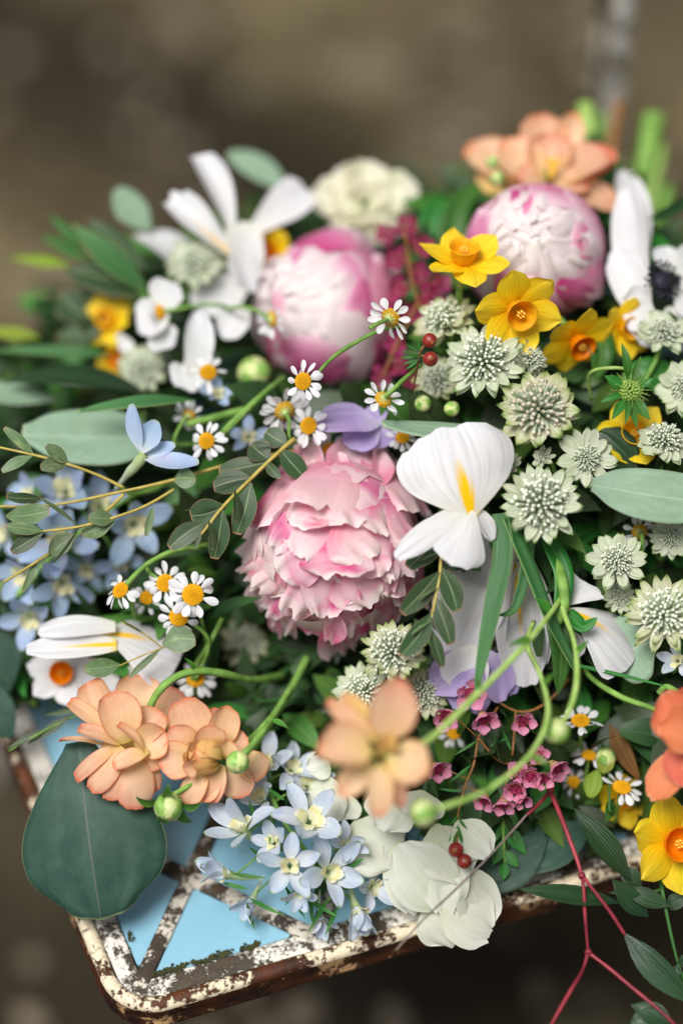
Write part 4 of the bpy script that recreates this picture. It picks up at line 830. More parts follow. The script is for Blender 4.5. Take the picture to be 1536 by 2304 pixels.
loose('iris', 'white iris with a yellow flame lying at the left above the peach ranunculus', 'iris', 265, 1430, -3., [
 (225, 1425, 410, 1470, 215, .2, -.4, dict(mat='iris_fall', prof=FAN, n=(.1, .7, .7), bend=-.5, cup=-.2, nu=14, nv=16, name='fall')),
 (260, 1410, 85, 1425, 58, .6, .8, dict(prof=STRAP, n=(0, .6, .8), bend=-.4)),
 (262, 1450, 60, 1462, 60, .8, 1., dict(prof=STRAP, n=(0, .3, 1), bend=-.3, mat='iris_fall')),
 (290, 1500, 380, 1560, 130, -.6, -1, dict(prof=ROUND, n=(0, .5, .85))),
 (260, 1500, 200, 1560, 120, -.8, -1.2, dict(prof=ROUND))], 'white_petal', IR)
# ---- white hydrangea florets at the rim
f4 = lambda x, y: (420 + x / 2.133, 1450 + y / 2.133)
def F4(b, t, *r): return (*f4(*b), *f4(*t), *r)
loose('hydrangea', 'creamy white hydrangea sepals spilling over the rusty rim', 'hydrangea', 960, 1920, -.2, [
 F4((1255, 1270), (1015, 960), 150, .4, 1.2, dict(n=(-.2, .3, .95), ruf=.14, jag=.04)),
 F4((1290, 850), (1440, 1020), 105, .6, .8, dict(n=(.3, .3, .9))),
 F4((1200, 860), (1240, 1300), 120, .3, .7, dict(n=(.1, .3, 1))),
 F4((1180, 870), (1330, 1140), 130, .1, .9, dict(n=(0, .4, .9))),
 F4((1220, 1220), (1460, 1380), 140, .6, .2, dict(n=(.3, .2, .95), ruf=.1)),
 F4((1330, 1060), (1420, 1370), 110, .4, -.2, dict(n=(.4, .2, .9))),
 F4((1160, 1230), (1290, 1435), 120, .3, -.2, dict(n=(0, -.1, 1), ruf=.16)),
 F4((1010, 950), (1100, 1290), 110, -.4, -.2, dict(n=(-.3, .2, .95))),
 F4((790, 860), (1030, 1050), 150, -.9, -.5, dict(n=(-.1, .4, .9))),
 F4((1020, 740), (930, 890), 120, .4, .9, dict(n=(0, .4, .9), ruf=.14)),
 F4((1130, 700), (1100, 860), 110, .2, .8, dict(n=(.2, .5, .85))),
 F4((640, 620), (720, 850), 90, -1.4, -1., dict(n=(-.4, .3, .9))),
 F4((820, 1020), (940, 1060), 90, -.6, -.2, dict(n=(-.2, .5, .85))),
 F4((690, 570), (570, 600), 70, -1.6, -1., dict(n=(-.2, .4, .9))),
 F4((760, 700), (700, 840), 120, -1.6, -1.3, dict(n=(-.2, .3, .9)))], 'hydrangea_petal', None, pname='sepal', nu=12, nv=12, ruf=.17, rf=2.2, jag=.07, cup=.1, bend=-.7)
# ---- cream rose at the back
_rp = []
for rr, n_, dn, w_, lift in ((112, 7, .2, 112, .2), (88, 6, .5, 100, 1.0), (58, 5, .9, 80, 1.6), (34, 4, 1.1, 56, 1.7)):
    for i in range(n_):
        a_ = rad(i * 360 / n_ + rr * 3 + rnd.uniform(-12, 12)); ca, sa = math.cos(a_), math.sin(a_)
        _rp.append((822 + ca * rr * .25, 458 - sa * rr * .2, 822 + ca * rr * 1.08, 458 - sa * rr * .86, w_, dn - .6, lift - .9, dict(n=(-ca * (1 - rr / 130) + .05, .35 - sa * (1 - rr / 130), .8), cup=.35, bend=rnd.uniform(-.9, -.2) if rr > 60 else .5, ruf=.2, rf=1.4, jag=.06)))
loose('rose', 'blurred cream ruffled rose at the back above the half closed pink peony', 'rose', 822, 458, -13., _rp, 'cream_petal', None, n=(-.05, .3, .95))
# ---- lilac flowers
LV = 'lilac freesia flowers'
loose('freesia', 'lilac freesia petals above the open peony', 'freesia', 800, 960, -2.6, [
 (855, 955, 705, 960, 105, 0, .4, dict(n=(-.1, .7, .7), bend=-.6)), (850, 950, 775, 1000, 90, -.2, 0, dict(n=(-.1, .2, 1))), (850, 960, 850, 1010, 80, -.2, 0, {}), (860, 950, 900, 1000, 60, -.3, -.3, {}), (850, 960, 830, 915, 70, -.3, -.8, {})], 'lilac_petal', LV)
loose('freesia', 'lilac freesia petals in shade above the pink wax flowers', 'freesia', 1080, 1500, -1.4, [
 (1070, 1470, 975, 1560, 100, 0, 0, dict(n=(-.2, .4, .9))), (1090, 1460, 1125, 1580, 90, .2, .2, dict(n=(.2, .3, .95))), (1060, 1480, 1030, 1600, 80, -.3, -.2, {}), (1060, 1450, 1040, 1560, 110, .2, .1, dict(mat='white_petal')), (1100, 1480, 1160, 1560, 60, -.4, -.4, {}), (1080, 1470, 1075, 1610, 60, 0, -.2, {})], 'lilac_petal', LV)
# ---- peach ranunculus and freesia
RN = 'peach butterfly ranunculus'
f3 = lambda x, y: (x / 2.4, 1450 + y / 2.4)
def F3_(b, t, w_, *r): return (*f3(*b), *f3(*t), w_ / 2.4, *r)
loose('ranunculus', 'peach ranunculus with many spread petals by the seat corner, left of its twin', 'ranunculus', 285, 1670, .6, [
 F3_((620, 500), (500, 190), 190, -1, -1.2, dict(n=(-.3, .3, .9), cup=.6)), F3_((690, 530), (600, 255), 215, .3, .5, dict(n=(0, .35, .95), cup=.35)), F3_((720, 540), (880, 370), 190, -.1, -.2, dict(n=(.2, .5, .85), cup=.4)),
 F3_((735, 560), (900, 480), 190, .3, .5, dict(n=(.3, .2, .95), cup=.5)), F3_((790, 590), (630, 440), 80, .9, 1.5, dict(n=(.5, .8, .4), cup=.4)), F3_((800, 575), (610, 665), 110, .9, 1.2, dict(n=(-.3, .5, .8), cup=.3)),
 F3_((650, 540), (420, 455), 95, .4, .6, dict(n=(-.2, .8, .55))), F3_((600, 480), (375, 310), 90, -.2, 0, dict(n=(-.2, .7, .65))), F3_((560, 540), (320, 515), 70, -.6, -.4, dict(n=(-.1, .9, .4))),
 F3_((640, 540), (410, 730), 90, .3, .2, dict(n=(-.6, .1, .8))), F3_((670, 560), (490, 790), 150, .5, .6, dict(n=(-.35, .1, .95), cup=-.3)), F3_((690, 580), (575, 835), 160, .4, .5, dict(n=(-.2, 0, 1), cup=-.3)), F3_((740, 600), (725, 890), 200, .5, .6, dict(n=(0, 0, 1), cup=-.3)), F3_((780, 600), (840, 800), 120, .2, 0, dict(n=(.4, 0, .9), cup=-.3)), F3_((760, 590), (870, 660), 110, .3, .2, dict(n=(.3, .1, .95))),
 F3_((690, 440), (700, 700), 260, -1.0, -.8, dict(n=(0, 0, 1), mat='peach_inner')), F3_((760, 400), (720, 160), 230, -1.8, -2.6, dict(n=(0, .2, 1))), F3_((850, 450), (990, 270), 230, -1.8, -2.6, dict(n=(.2, .2, 1)))],
 'peach_petal', RN, n=(-.3, .2, .9), stem_pts=[(325, 1640, -.6), (345, 1575, .2), (385, 1530, .3), (440, 1510, -.2), (500, 1515, -1), (570, 1530, -3), (640, 1520, -6)], prof=[.3, .66, .94, 1.04, 1.05, .96, .76], rnd_=.42, sr=.2, ruf=.05, bend=-.45)
loose('ranunculus', 'peach ranunculus with a rolled golden heart, right of its twin', 'ranunculus', 455, 1690, 1., [
 F3_((1080, 590), (990, 290), 225, -.6, -.4, dict(n=(-.1, .5, .85), cup=.35)), F3_((1040, 570), (920, 450), 160, -.3, 0, dict(n=(-.4, .4, .8), cup=.4)), F3_((1060, 610), (860, 650), 200, 0, .2, dict(n=(-.1, .2, 1), cup=.3)),
 F3_((1160, 570), (1230, 330), 165, -.6, -.2, dict(n=(.3, .3, .9), cup=.4)), F3_((1190, 560), (1150, 340), 120, -1, -1, dict(n=(0, .3, .95))), F3_((1180, 600), (1330, 490), 150, -.8, -.6, dict(n=(.3, .3, .9))),
 F3_((1100, 650), (1000, 870), 130, .0, .3, dict(n=(-.2, -.1, 1))), F3_((1150, 660), (1080, 850), 150, -.2, .1, dict(n=(0, -.1, 1))), F3_((1200, 650), (1130, 850), 110, .1, .1, {}), F3_((1250, 640), (1300, 830), 170, -.5, -.6, dict(n=(.2, -.1, 1))), F3_((1300, 590), (1420, 720), 170, -.7, -.8, dict(n=(.3, 0, .95))),
 F3_((1080, 640), (985, 660), 100, .8, 1.2, dict(n=(-.3, -.4, .8), cup=.6)), F3_((1130, 560), (1100, 440), 200, .3, 1.1, dict(n=(0, .5, .85), cup=.5)), F3_((1190, 600), (1250, 520), 150, .3, .8, dict(n=(.5, .4, .7), cup=.6))],
 'peach_petal', RN, n=(-.25, .1, .96), stem_pts=[(500, 1690, -.5), (560, 1665, -1), (620, 1600, -2), (680, 1500, -5)], prof=[.3, .66, .94, 1.04, 1.05, .96, .76], rnd_=.42, sr=.17, ruf=.04, bend=-.3)
_q = [o for o in bpy.data.objects if o.name.startswith('ranunculus')][-1]
M_ = TM[_q.name].inverted() @ frame(W(457, 1700, 1.5), (-.5, .05, .86))
g = ball((0, 0, 0), .72, 3); part('heart', mesh('heart', g[0], g[1], MAT['peach_inner'], g[2]), _q, M_)
for R_, t_, n_ in ((.78, 12, 3), (.88, 28, 3), (1.02, 45, 4)):
    for i in range(n_):
        g = spetal(R_, i * 360 / n_ + R_ * 200, 1.25 if R_ > .8 else 1., 150, t_ + rnd.uniform(-5, 5), .5, .06, .04, rnd.random() * 9, .06, 8, 9); part('petal', mesh('petal', g[0], g[1], MAT['peach_inner'], g[2]), _q, M_)
loose('ranunculus', 'blurred peach ranunculus hovering nearest to the viewer over the seat front', 'ranunculus', 840, 1690, 9., [
 (858, 1672, 898, 1525, 100, 0, .5, dict(n=(.15, .3, .95), cup=.35)), (838, 1692, 712, 1692, 98, .3, .9, dict(n=(-.1, .4, .9), cup=.7)), (846, 1672, 735, 1575, 44, -.6, -.2, dict(n=(-.3, .5, .8))), (850, 1660, 770, 1560, 50, -1, -1, dict(n=(-.1, .6, .8), mat='peach_inner')),
 (868, 1702, 968, 1735, 96, .0, .3, dict(n=(.2, .3, .95), cup=.35)), (838, 1712, 762, 1788, 60, -.2, 0, dict(n=(-.2, 0, 1))), (855, 1715, 852, 1838, 56, 0, -.2, dict(n=(.1, -.1, 1))), (865, 1715, 905, 1815, 44, -.5, -.8, dict(n=(.3, -.1, .9))), (862, 1700, 850, 1665, 44, .2, 1.1, dict(mat='peach_inner', cup=.8)), (870, 1690, 885, 1650, 40, .2, .9, dict(mat='peach_inner', cup=.8))],
 'peach_petal', RN, n=(-.2, .1, .97), stem_pts=[(862, 1695, 8.6), (910, 1685, 8.2), (970, 1660, 7.8), (1080, 1555, 6.6), (1190, 1440, 4.6), (1255, 1355, 1.), (1290, 1290, -4)], sr=.17, smat_='stem_lime', ruf=.04)
loose('ranunculus', 'coral orange ranunculus cut by the right edge above the hanging narcissus', 'ranunculus', 1535, 1660, 4., [
 (1560, 1640, 1490, 1560, 120, 0, .3, dict(n=(-.5, .5, .7), cup=.6)), (1560, 1650, 1478, 1640, 110, .3, .7, dict(n=(-.5, .2, .8), cup=.6)), (1560, 1670, 1530, 1770, 100, .2, .4, dict(n=(-.2, 0, 1))), (1550, 1690, 1462, 1795, 80, -.4, -.6, dict(n=(-.4, .2, .9))), (1550, 1650, 1580, 1540, 120, -.2, 0, {}), (1560, 1660, 1640, 1650, 120, 0, .2, {}), (1565, 1670, 1610, 1760, 110, .1, .2, {})],
 'coral_petal', RN, n=(-.2, .1, .97), stem_pts=[(1545, 1650, 3.6), (1480, 1600, 1.6), (1400, 1570, .8), (1335, 1530, -.4), (1290, 1480, -3)], sr=.16)
loose('freesia', 'large peach freesia on top of the closed peony globe', 'freesia', 1230, 385, -9.5, [
 (1230, 400, 1210, 258, 118, -.6, -1.6, dict(n=(0, .3, .95), cup=.4)), (1240, 395, 1295, 255, 74, -.4, -1.2, dict(n=(.2, .3, .9), cup=.4)), (1235, 400, 1240, 300, 110, -.2, -.4, dict(n=(0, .4, .9), cup=.6)), (1225, 405, 1125, 320, 112, 0, -.2, dict(n=(-.2, .5, .85), cup=.3)), (1215, 410, 1042, 335, 112, -1.2, -2, dict(n=(-.2, .4, .9), cup=.3)), (1245, 405, 1375, 350, 120, .2, .0, dict(n=(.2, .7, .65), cup=.4)),
 (1245, 405, 1385, 345, 90, -.8, -1., dict(n=(.2, .4, .9), mat='coral_petal')), (1240, 415, 1325, 420, 80, .6, .9, dict(n=(.1, .7, .7))), (1230, 415, 1160, 400, 100, .4, .9, dict(n=(-.1, .7, .7), cup=.3)), (1250, 410, 1390, 470, 80, .0, .2, dict(n=(.2, .5, .8))), (1210, 410, 1070, 410, 80, -1.4, -1.8, dict(mat='peach_inner'))],
 'peach_petal', None, n=(.05, .6, .8), ruf=.05)
_f = [o for o in bpy.data.objects if o.name.startswith('freesia')][-1]
for i in range(4): wpart('stamen', tube([W(1236, 405, -8.6), W(1236 + i * 5, 375, -8.3), W(1230 + i * 9, 352 + (i % 2) * 6, -8.2)], .05, .07, 5), MAT['stamen_yellow'], _f)
# ---- anemone at the right
loose('anemone', 'white anemone with a dark blue centre and one tall folded petal', 'anemone', 1480, 640, -4.6, [
 (1440, 700, 1412, 430, 96, -.6, -3., dict(prof=STRAP, n=(-.6, .2, .8), bend=-.3, cup=.4)), (1450, 720, 1385, 560, 90, -.4, -1.4, dict(prof=ROUND, n=(-.4, .3, .9))), (1470, 700, 1395, 690, 110, .2, .2, dict(n=(-.2, .3, .9))), (1450, 690, 1435, 540, 90, -.3, -2, dict(prof=STRAP, n=(-.8, .2, .6))),
 (1500, 690, 1560, 790, 120, 0, .4, dict(n=(.2, .3, .9))), (1510, 650, 1620, 690, 130, -.3, 0, dict(n=(.2, .3, .9))), (1500, 610, 1485, 555, 60, -.8, -2, dict(n=(.1, .4, .9))), (1510, 610, 1600, 580, 100, -.8, -2, {}), (1440, 560, 1400, 380, 90, -2.5, -5.5, dict(prof=STRAP, n=(.3, .3, .9))), (1480, 700, 1450, 780, 110, .2, .4, dict(n=(-.1, .4, .9)))],
 'white_petal', None, n=(.5, .25, .8))
_a = bpy.data.objects['anemone']; inv = TM['anemone'].inverted()
g = ball((0, 0, .35), .62, 2, (1, 1, .75)); part('dark_centre', mesh('dark_centre', g[0], g[1], MAT['anemone_core']), _a)
gs = []
for i in range(90):
    a = i * 2.39996; r_ = .7 + .5 * rnd.random(); p = Vector((math.cos(a) * r_, math.sin(a) * r_, .2 + .5 * rnd.random())); gs += [ball(p, .075, 1, (1, 1, 1.4)), tube([Vector((0, 0, .1)) , p * .6, p], 2., 2., 3, 1)]
g = join(*gs); p = part('stamens', mesh('stamens', g[0], g[1], MAT['anemone_core']), _a); p['kind'] = 'stuff'

# ---- delphiniums
delphinium('pale blue delphinium spike lying on the blue tiles at the seat front', [(760, 2010, -1.2), (700, 1930, -1.), (640, 1850, -1.2), (600, 1760, -2), (590, 1690, -3.5)], [
 (695, 1850, 84, .6, (.1, .45, .88), 20), (548, 1868, 78, .2, (-.45, .62, .6), 0, 48), (652, 1948, 66, 1., (-.05, .15, 1), 0, 66), (738, 1962, 74, .6, (.45, .1, .9), 30), (515, 1968, 66, -.2, (-.85, .3, .4), 0, 22), (800, 2040, 66, 0, (.3, -.7, .6), 0, 28),
 (835, 1995, 56, -.6, (.6, -.1, .75), 10), (600, 1725, 64, -1.8, (-.1, .6, .8), 0), (655, 1735, 60, -2, (.3, .6, .7), 0), (590, 1800, 62, -1.4, (-.4, .5, .8), 0), (570, 2020, 50, -1, (-.3, -.6, .6), 0, 30), (720, 2060, 46, -.9, (.1, -.8, .5), 0, 30), (690, 1770, 56, -2, (.1, .5, .85)), (618, 1898, 52, .3, (-.3, .3, .9), 15, 40), (775, 1905, 50, -.2, (.5, .3, .8), 5, 44), (675, 2010, 46, .6, (-.1, -.4, .9), 0, 40)],
 'pale_blue_petal', [((560, 2020, .4), (640, 2060, .4)), ((640, 1990, .6), (690, 2070, .6)), ((520, 1965, .6), (600, 1975, .8)), ((700, 2000, .6), (705, 2090, .2)), ((620, 1830, .3), (605, 1900, .6)), ((690, 2020, .3), (765, 2065, .3)), ((555, 2030, 0), (575, 2095, -.2)), ((760, 2040, .2), (730, 2110, 0)), ((640, 1800, .2), (600, 1770, .5)), ((740, 2020, .3), (690, 2105, .1)), ((660, 1900, .2), (590, 1925, .9)), ((700, 1900, .4), (760, 1870, 1)), ((610, 1940, .3), (560, 1905, .8)), ((680, 1980, .5), (640, 2040, 1)), ((720, 1920, .4), (700, 2010, 1)), ((580, 1850, -.2), (560, 1800, .3)), ((500, 1985, 0), (560, 2000, .6)), ((770, 1960, .2), (820, 1930, .6))])
delphinium('blue delphinium spike under the thin eucalyptus twigs at the left', [(40, 1340, -4.5), (110, 1260, -4.2), (190, 1190, -4.4), (290, 1120, -5), (400, 1080, -7)], [
 (150, 1108, 86, -5.4, (-.1, .3, .95), 10), (70, 1120, 58, -6.2, (-.5, .4, .8)), (135, 1215, 84, -5.2, (.05, .1, 1), 40), (300, 1180, 82, -5.6, (.25, -.1, .95), 5), (225, 1140, 68, -6.0, (.1, .3, .95)), (60, 1290, 74, -5.6, (-.4, -.2, .9), 0), (140, 1310, 72, -5.0, (.15, -.4, .9), 30), (70, 1385, 68, -5.4, (-.2, -.5, .85), 20), (270, 1260, 60, -6.4, (.2, -.4, .9)), (15, 1200, 64, -6.6, (-.6, 0, .8)), (195, 1280, 54, -6.6, (0, -.2, 1))], 'blue_petal')
delphinium('single blue delphinium floret with a long spur behind the thin eucalyptus twig', [(262, 1095, -3.6), (300, 1110, -4.4), (360, 1100, -6)], [], 'blue_petal')
_d = [o for o in bpy.data.objects if o.name.startswith('delphinium')][-1]
for a in [(318, 1020, 298, 908, 44, -.8, -.4, (-.5, .2, .8), -.3), (320, 1020, 352, 945, 54, -.6, -.5, (.2, .5, .8), .3), (322, 1030, 448, 1042, 56, -.5, -.2, (.1, .7, .7), .5), (318, 1030, 395, 1000, 40, -1, -1, (.1, .5, .8), .2)]:
    wpart('sepal', lay(W(a[0], a[1], a[5]), W(a[2], a[3], a[6]), a[4] / 42.8, V(a[7]), OVAL, bend=a[8], cup=.3), MAT['blue_petal'], _d)
wpart('spur', tube(px([(325, 1022, -.6), (308, 1045, -.8), (285, 1070, -1.4), (262, 1100, -2.4)]), .36, .16, 8, bump=.4), MAT['spur'], _d)
_n = 0
for x, y, r, dd, n, lb in [(492, 888, 42, -5, (0, .2, .9), 'small blue delphinium floret below the left chamomile'), (1524, 1488, 44, .2, (-.3, .2, .9), 'pale blue delphinium floret cut by the right edge above the coral petals'), (560, 985, 46, -4.6, (0, .2, .9), 'dim blue delphinium floret behind the small leaf sprig')]:
    delphinium(lb, [(x, y + 10, dd - 1.2), (x + 30, y + 5, dd - 2), (x + 70, y - 10, dd - 4)], [(x, y, r, dd, n)], 'blue_petal' if _n != 1 else 'pale_blue_petal'); _n += 1

# ---- wax flowers
wax_sprig('pink wax flower sprig hanging in the shade below the twisted green stems', [[(1300, 1500, -4), (1230, 1580, -2), (1160, 1600, -1.6), (1075, 1545, -1.2)], [(1075, 1660, -.6), (1065, 1720, -.4), (1045, 1770, -.3), (1030, 1830, -.1)], [(1120, 1590, -1.5), (1075, 1660, -.6)], [(1075, 1660, -.6), (1120, 1710, -.8), (1170, 1725, -.8)], [(1160, 1600, -1.6), (1152, 1700, -1)]], [
 (1003, 1612, 38, .4, (-.15, -.45, .85)), (1060, 1562, 40, .3, (-.1, -.2, .95)), (1088, 1618, 38, .5, (.15, -.6, .75)), (1176, 1622, 32, .2, (.05, -.35, .92)), (985, 1730, 34, -.4, (.4, -.4, .8)), (1160, 1775, 34, .4, (-.2, -.4, .85)), (1252, 1728, 36, .5, (.45, -.5, .7)), (1192, 1745, 32, .5, (.1, -.5, .85)), (1220, 1752, 30, .4, (.2, -.4, .85)), (1088, 1800, 30, .2, (-.4, -.5, .7)), (1130, 1810, 32, .3, (-.1, -.7, .7)), (1165, 1738, 30, 0, (-.2, .1, .9)), (1210, 1700, 28, -.6, (0, 0, 1)), (1175, 1800, 26, .2, (.2, -.6, .7))],
 needles=[((1075, 1665, -.4), (1020, 1700, -.6)), ((1060, 1720, -.2), (1010, 1760, -.2)), ((1125, 1715, -.6), (1110, 1650, -.5)), ((1040, 1780, -.2), (985, 1775, -.2)), ((1150, 1690, -.8), (1130, 1640, -.8)), ((1100, 1680, -.6), (1140, 1660, -.6))])
wax_sprig('magenta wax flower cluster between the two upper peonies', [[(1010, 780, -7), (940, 680, -6.6), (915, 560, -7.4), (910, 500, -8)], [(940, 680, -6.6), (890, 780, -6), (860, 850, -5)]], [
 (915, 515, 36, -8.8, (-.1, .4, .9)), (945, 555, 34, -8.6, (.2, .3, .95)), (893, 585, 36, -8.4, (-.3, .1, .95)), (938, 620, 40, -7.6, (.1, .1, 1)), (900, 650, 38, -7.6, (-.2, 0, 1)), (962, 668, 36, -7.2, (.2, -.1, .95)), (925, 700, 34, -7.2, (0, -.2, .95)), (985, 640, 33, -7.8, (.4, .1, .9)), (890, 775, 31, -6.4, (-.2, .1, .95)), (895, 820, 33, -6.0, (-.1, 0, 1)), (860, 845, 31, -6.2, (-.3, -.1, .9)), (925, 850, 31, -5.8, (.2, -.2, .95)), (870, 530, 31, -9.2, (-.3, .3, .9)), (960, 720, 31, -7.2, (0, 0, 1)), (990, 690, 27, -7.6, (.2, .1, .95)), (875, 700, 31, -8.2, (-.2, 0, 1))], 'magenta_petal', group='pink wax flower sprigs')
def berries(label, stems, bs, needles):
    o = thing('berry_sprig', label, 'berries', Matrix.Translation(W(*bs[0][:3])), 'red berry sprigs')
    for s in stems: wpart('stem', tube(px(s), .07, .06), MAT['stem_brown'], o)
    for x, y, dd, r in bs:
        g = ball((0, 0, 0), r / 42.8, 3); vs = [v * (1 + .02 * noise.noise(v * 5)) for v in g[0]]; b = part('berry', mesh('berry', vs, g[1], MAT['berry']), o, TM[o.name].inverted() @ Matrix.Translation(W(x, y, dd)))
        wpart('tip', xf(lathe([(.1, .0), (.12, .05), (.04, .06)], 8), Matrix.Translation(W(x, y, dd)) @ frame(Vector((0, 0, 0)), (rnd.uniform(-.5, .5), rnd.uniform(-.6, .2), 1)) @ Matrix.Translation((0, 0, r / 42.8 * S * .94)) @ Matrix.Scale(S, 4)), MAT['stem_brown'], b)
    for b, t in needles: wpart('needle_leaf', lay(W(*b), W(*t), .17, V((.1, .3, 1)), LANCE, nu=2, nv=5, bend=.5), MAT['green_leaf'], o)
berries('two round red berries resting against the large whitish astrantia', [[(965, 768, .9), (945, 790, .7), (938, 830, .2), (930, 870, -1.5)], [(968, 806, .9), (948, 800, .7)]], [(966, 766, 1.2, 17), (968, 808, 1.2, 17)], [((945, 795, .8), (905, 790, 1)), ((945, 800, .8), (900, 805, 1)), ((942, 790, .8), (915, 775, 1)), ((944, 805, .8), (905, 820, 1)), ((945, 790, .8), (940, 765, 1)), ((940, 810, .8), (912, 832, 1)), ((944, 800, .9), (918, 798, 1.3))])
berries('two dark red berries hanging over the creamy hydrangea', [[(1030, 1830, -.1), (1028, 1870, .6), (1027, 1905, 1.4)]], [(1025, 1912, 1.6, 17), (1044, 1938, 1.7, 17)], [((1028, 1860, .6), (1008, 1895, 1)), ((1028, 1855, .6), (1042, 1895, 1)), ((1030, 1840, .4), (1050, 1865, .8)), ((1028, 1870, .8), (1018, 1905, 1.4)), ((1029, 1865, .9), (1040, 1900, 1.5)), ((1030, 1835, .3), (1008, 1860, .8))])

# ---- buds
def bud(label, x, y, r, dd, n, pts=None, sm='stem_green', reflex=True, sr=.14, group='green ranunculus buds', cat='flower bud'):
    M = frame(W(x, y, dd), n); k = r / 42.8; note(x, y, dd - .8); o = thing('flower_bud', label, cat, M, group)
    g = ball((0, 0, 0), k * .96, 2); part('heart', mesh('heart', g[0], g[1], MAT['bud_pale']), o)
    for i in range(6):
        g = spetal(k, i * 60 + rnd.uniform(-10, 10), 1.25 * k, 160, rnd.uniform(8, 30), .5, .02, .04, rnd.random() * 9, .1, 6, 7); part('petal', mesh('petal', g[0], g[1], MAT['bud_pale' if i % 2 else 'bud_green'], g[2]), o)
    for i in range(5):
        g = petal((2.1 if reflex else 1.5) * k, .95 * k, POINT, 5, 7, bend=-2.2 if reflex else 1.5, bend0=.9 if reflex else .2, cup=.3, seed=i); part('sepal', mesh('sepal', g[0], g[1], MAT['sepal_leaf'], g[2]), o, rz(i * 72 + rnd.uniform(-12, 12)) @ T(0, (.72 if reflex else .5) * k, -.75 * k) @ rx(30))
    if pts: wpart('stem', tube([M @ Vector((0, 0, -.9 * k * S))] + px(pts), sr, sr), MAT[sm], o)
    else: stem(o, M @ T(0, 0, -.9 * k), sr, sm, None, 6, 2)
    return o
bud('green ranunculus bud with curled sepals hanging below the peach pair', 380, 1815, 33, 1.8, (-.15, -.75, .65), [(405, 1780, 1.4), (440, 1760, 1), (500, 1730, .4)])
bud('small closed green bud crossing the peach flower with the golden heart', 535, 1715, 26, 2.2, (-.1, -.5, .85), [(560, 1685, 1.8), (610, 1620, 0), (670, 1520, -4), (700, 1470, -6)], reflex=False, sr=.17)
bud('blurred green bud nearest to the viewer, right of the hovering peach flower', 952, 1828, 30, 8.4, (-.8, -.2, .5), [(1000, 1815, 8.2), (1100, 1775, 7.4), (1190, 1700, 6.6), (1232, 1610, 6), (1215, 1520, 4), (1185, 1450, 2.4), (1200, 1400, 0)], 'stem_lime', reflex=False, sr=.14)
bud('blurred green bud on the hanging loop of stem', 1252, 1645, 29, 5.2, (-.2, -.7, .6), [(1275, 1610, 5.4), (1296, 1540, 4.6), (1292, 1450, 3.2), (1265, 1370, 1.2), (1255, 1300, -2)], 'stem_lime', reflex=False, sr=.15)
bud('upper green bud in front of the peach freesia', 1106, 366, 16, -8.4, (-.5, .3, .8), reflex=False, sr=.1)
bud('lower green bud in front of the peach freesia', 1118, 402, 18, -8.4, (-.4, .1, .9), reflex=False, sr=.1)
bud('left of two bright green buds above the flat eucalyptus leaf', 950, 908, 20, -1.6, (-.1, .3, .95), reflex=False, sr=.1)
bud('right of two bright green buds above the flat eucalyptus leaf', 1016, 920, 18, -1.4, (.2, .2, .95), reflex=False, sr=.1)
bud('blurred bright green bud left of the pink peony base', 572, 840, 40, -7, (-.1, .3, .95), reflex=False)
bud('yellow green bud above the side view chamomile in the lower right shade', 1362, 1705, 24, -2, (0, .6, .7), reflex=False, sr=.1)
for nm, b_, t_, w_ in (('ranunculus.002', (1195, 1436, 4.6), (1140, 1455, 5.4), 16), ('ranunculus.002', (1235, 1380, 2), (1200, 1345, 2.6), 22), ('ranunculus.002', (1080, 1556, 6.5), (1060, 1520, 7.2), 12), ('flower_bud.002', (1190, 1700, 6.5), (1240, 1730, 7), 16), ('flower_bud.002', (1100, 1776, 7.4), (1060, 1750, 8), 18), ('flower_bud.002', (1220, 1540, 4.4), (1250, 1510, 5), 12), ('flower_bud.003', (1293, 1470, 3.4), (1325, 1440, 3.8), 14), ('ranunculus', (440, 1510, -.2), (415, 1480, .4), 13), ('flower_bud.001', (610, 1620, 0), (650, 1640, .5), 14)):
    wpart('stem_leaf', lay(W(*b_), W(*t_), w_ / 42.8, V((.2, .4, .9)), LANCE, nu=4, nv=8, bend=-.8, fold=.5), MAT['sepal_leaf'], bpy.data.objects[nm])
# ---- spiky green head
o = thing('scabious_bud', 'green spiky scabious bud with thin curling bracts above the hidden narcissus', 'flower bud', frame(W(1415, 880, -.6), (.1, .3, .95))); note(1415, 880, -2)
gs = []
for i in range(70):
    cz = 1 - (i + .5) / 70 * 1.1; sz = math.sqrt(max(0, 1 - cz * cz)); a = i * 2.39996; d = Vector((sz * math.cos(a), sz * math.sin(a), cz)); gs.append(ball(d * .55, .12, 1, (.8, .8, 1.3)))
    gs.append(tube([d * .5, d * .8 + Vector((.05, 0, 0)), d * rnd.uniform(.9, 1.25) + Vector((rnd.uniform(-.15, .15), rnd.uniform(-.15, .15), 0))], 2.5, 1., 3, 2))
g = join(*gs); p = part('florets', mesh('florets', g[0], g[1], MAT['spiky_green']), o); p['kind'] = 'stuff'
for t in [(1358, 845, 0, 30), (1396, 770, -.2, 22), (1375, 945, .4, 22), (1405, 955, .6, 16), (1432, 965, .6, 18), (1462, 945, .2, 28), (1470, 850, -.4, 18), (1440, 800, -.6, 18), (1350, 905, 0, 16)]:
    wpart('bract', lay(W(1415 + (t[0] - 1415) * .25, 880 + (t[1] - 880) * .25, -.3), W(t[0], t[1], t[2]), t[3] / 42.8, V((.2, .3, 1)), LANCE, nu=3, nv=8, bend=rnd.uniform(-1.2, 1.2), fold=.3), MAT['green_leaf'], o)
wpart('stem', tube(px([(1430, 870, -.8), (1418, 835, -.6), (1370, 828, -.7), (1325, 842, -1.4), (1330, 900, -3)]), .08, .1), MAT['stem_lime'], o)

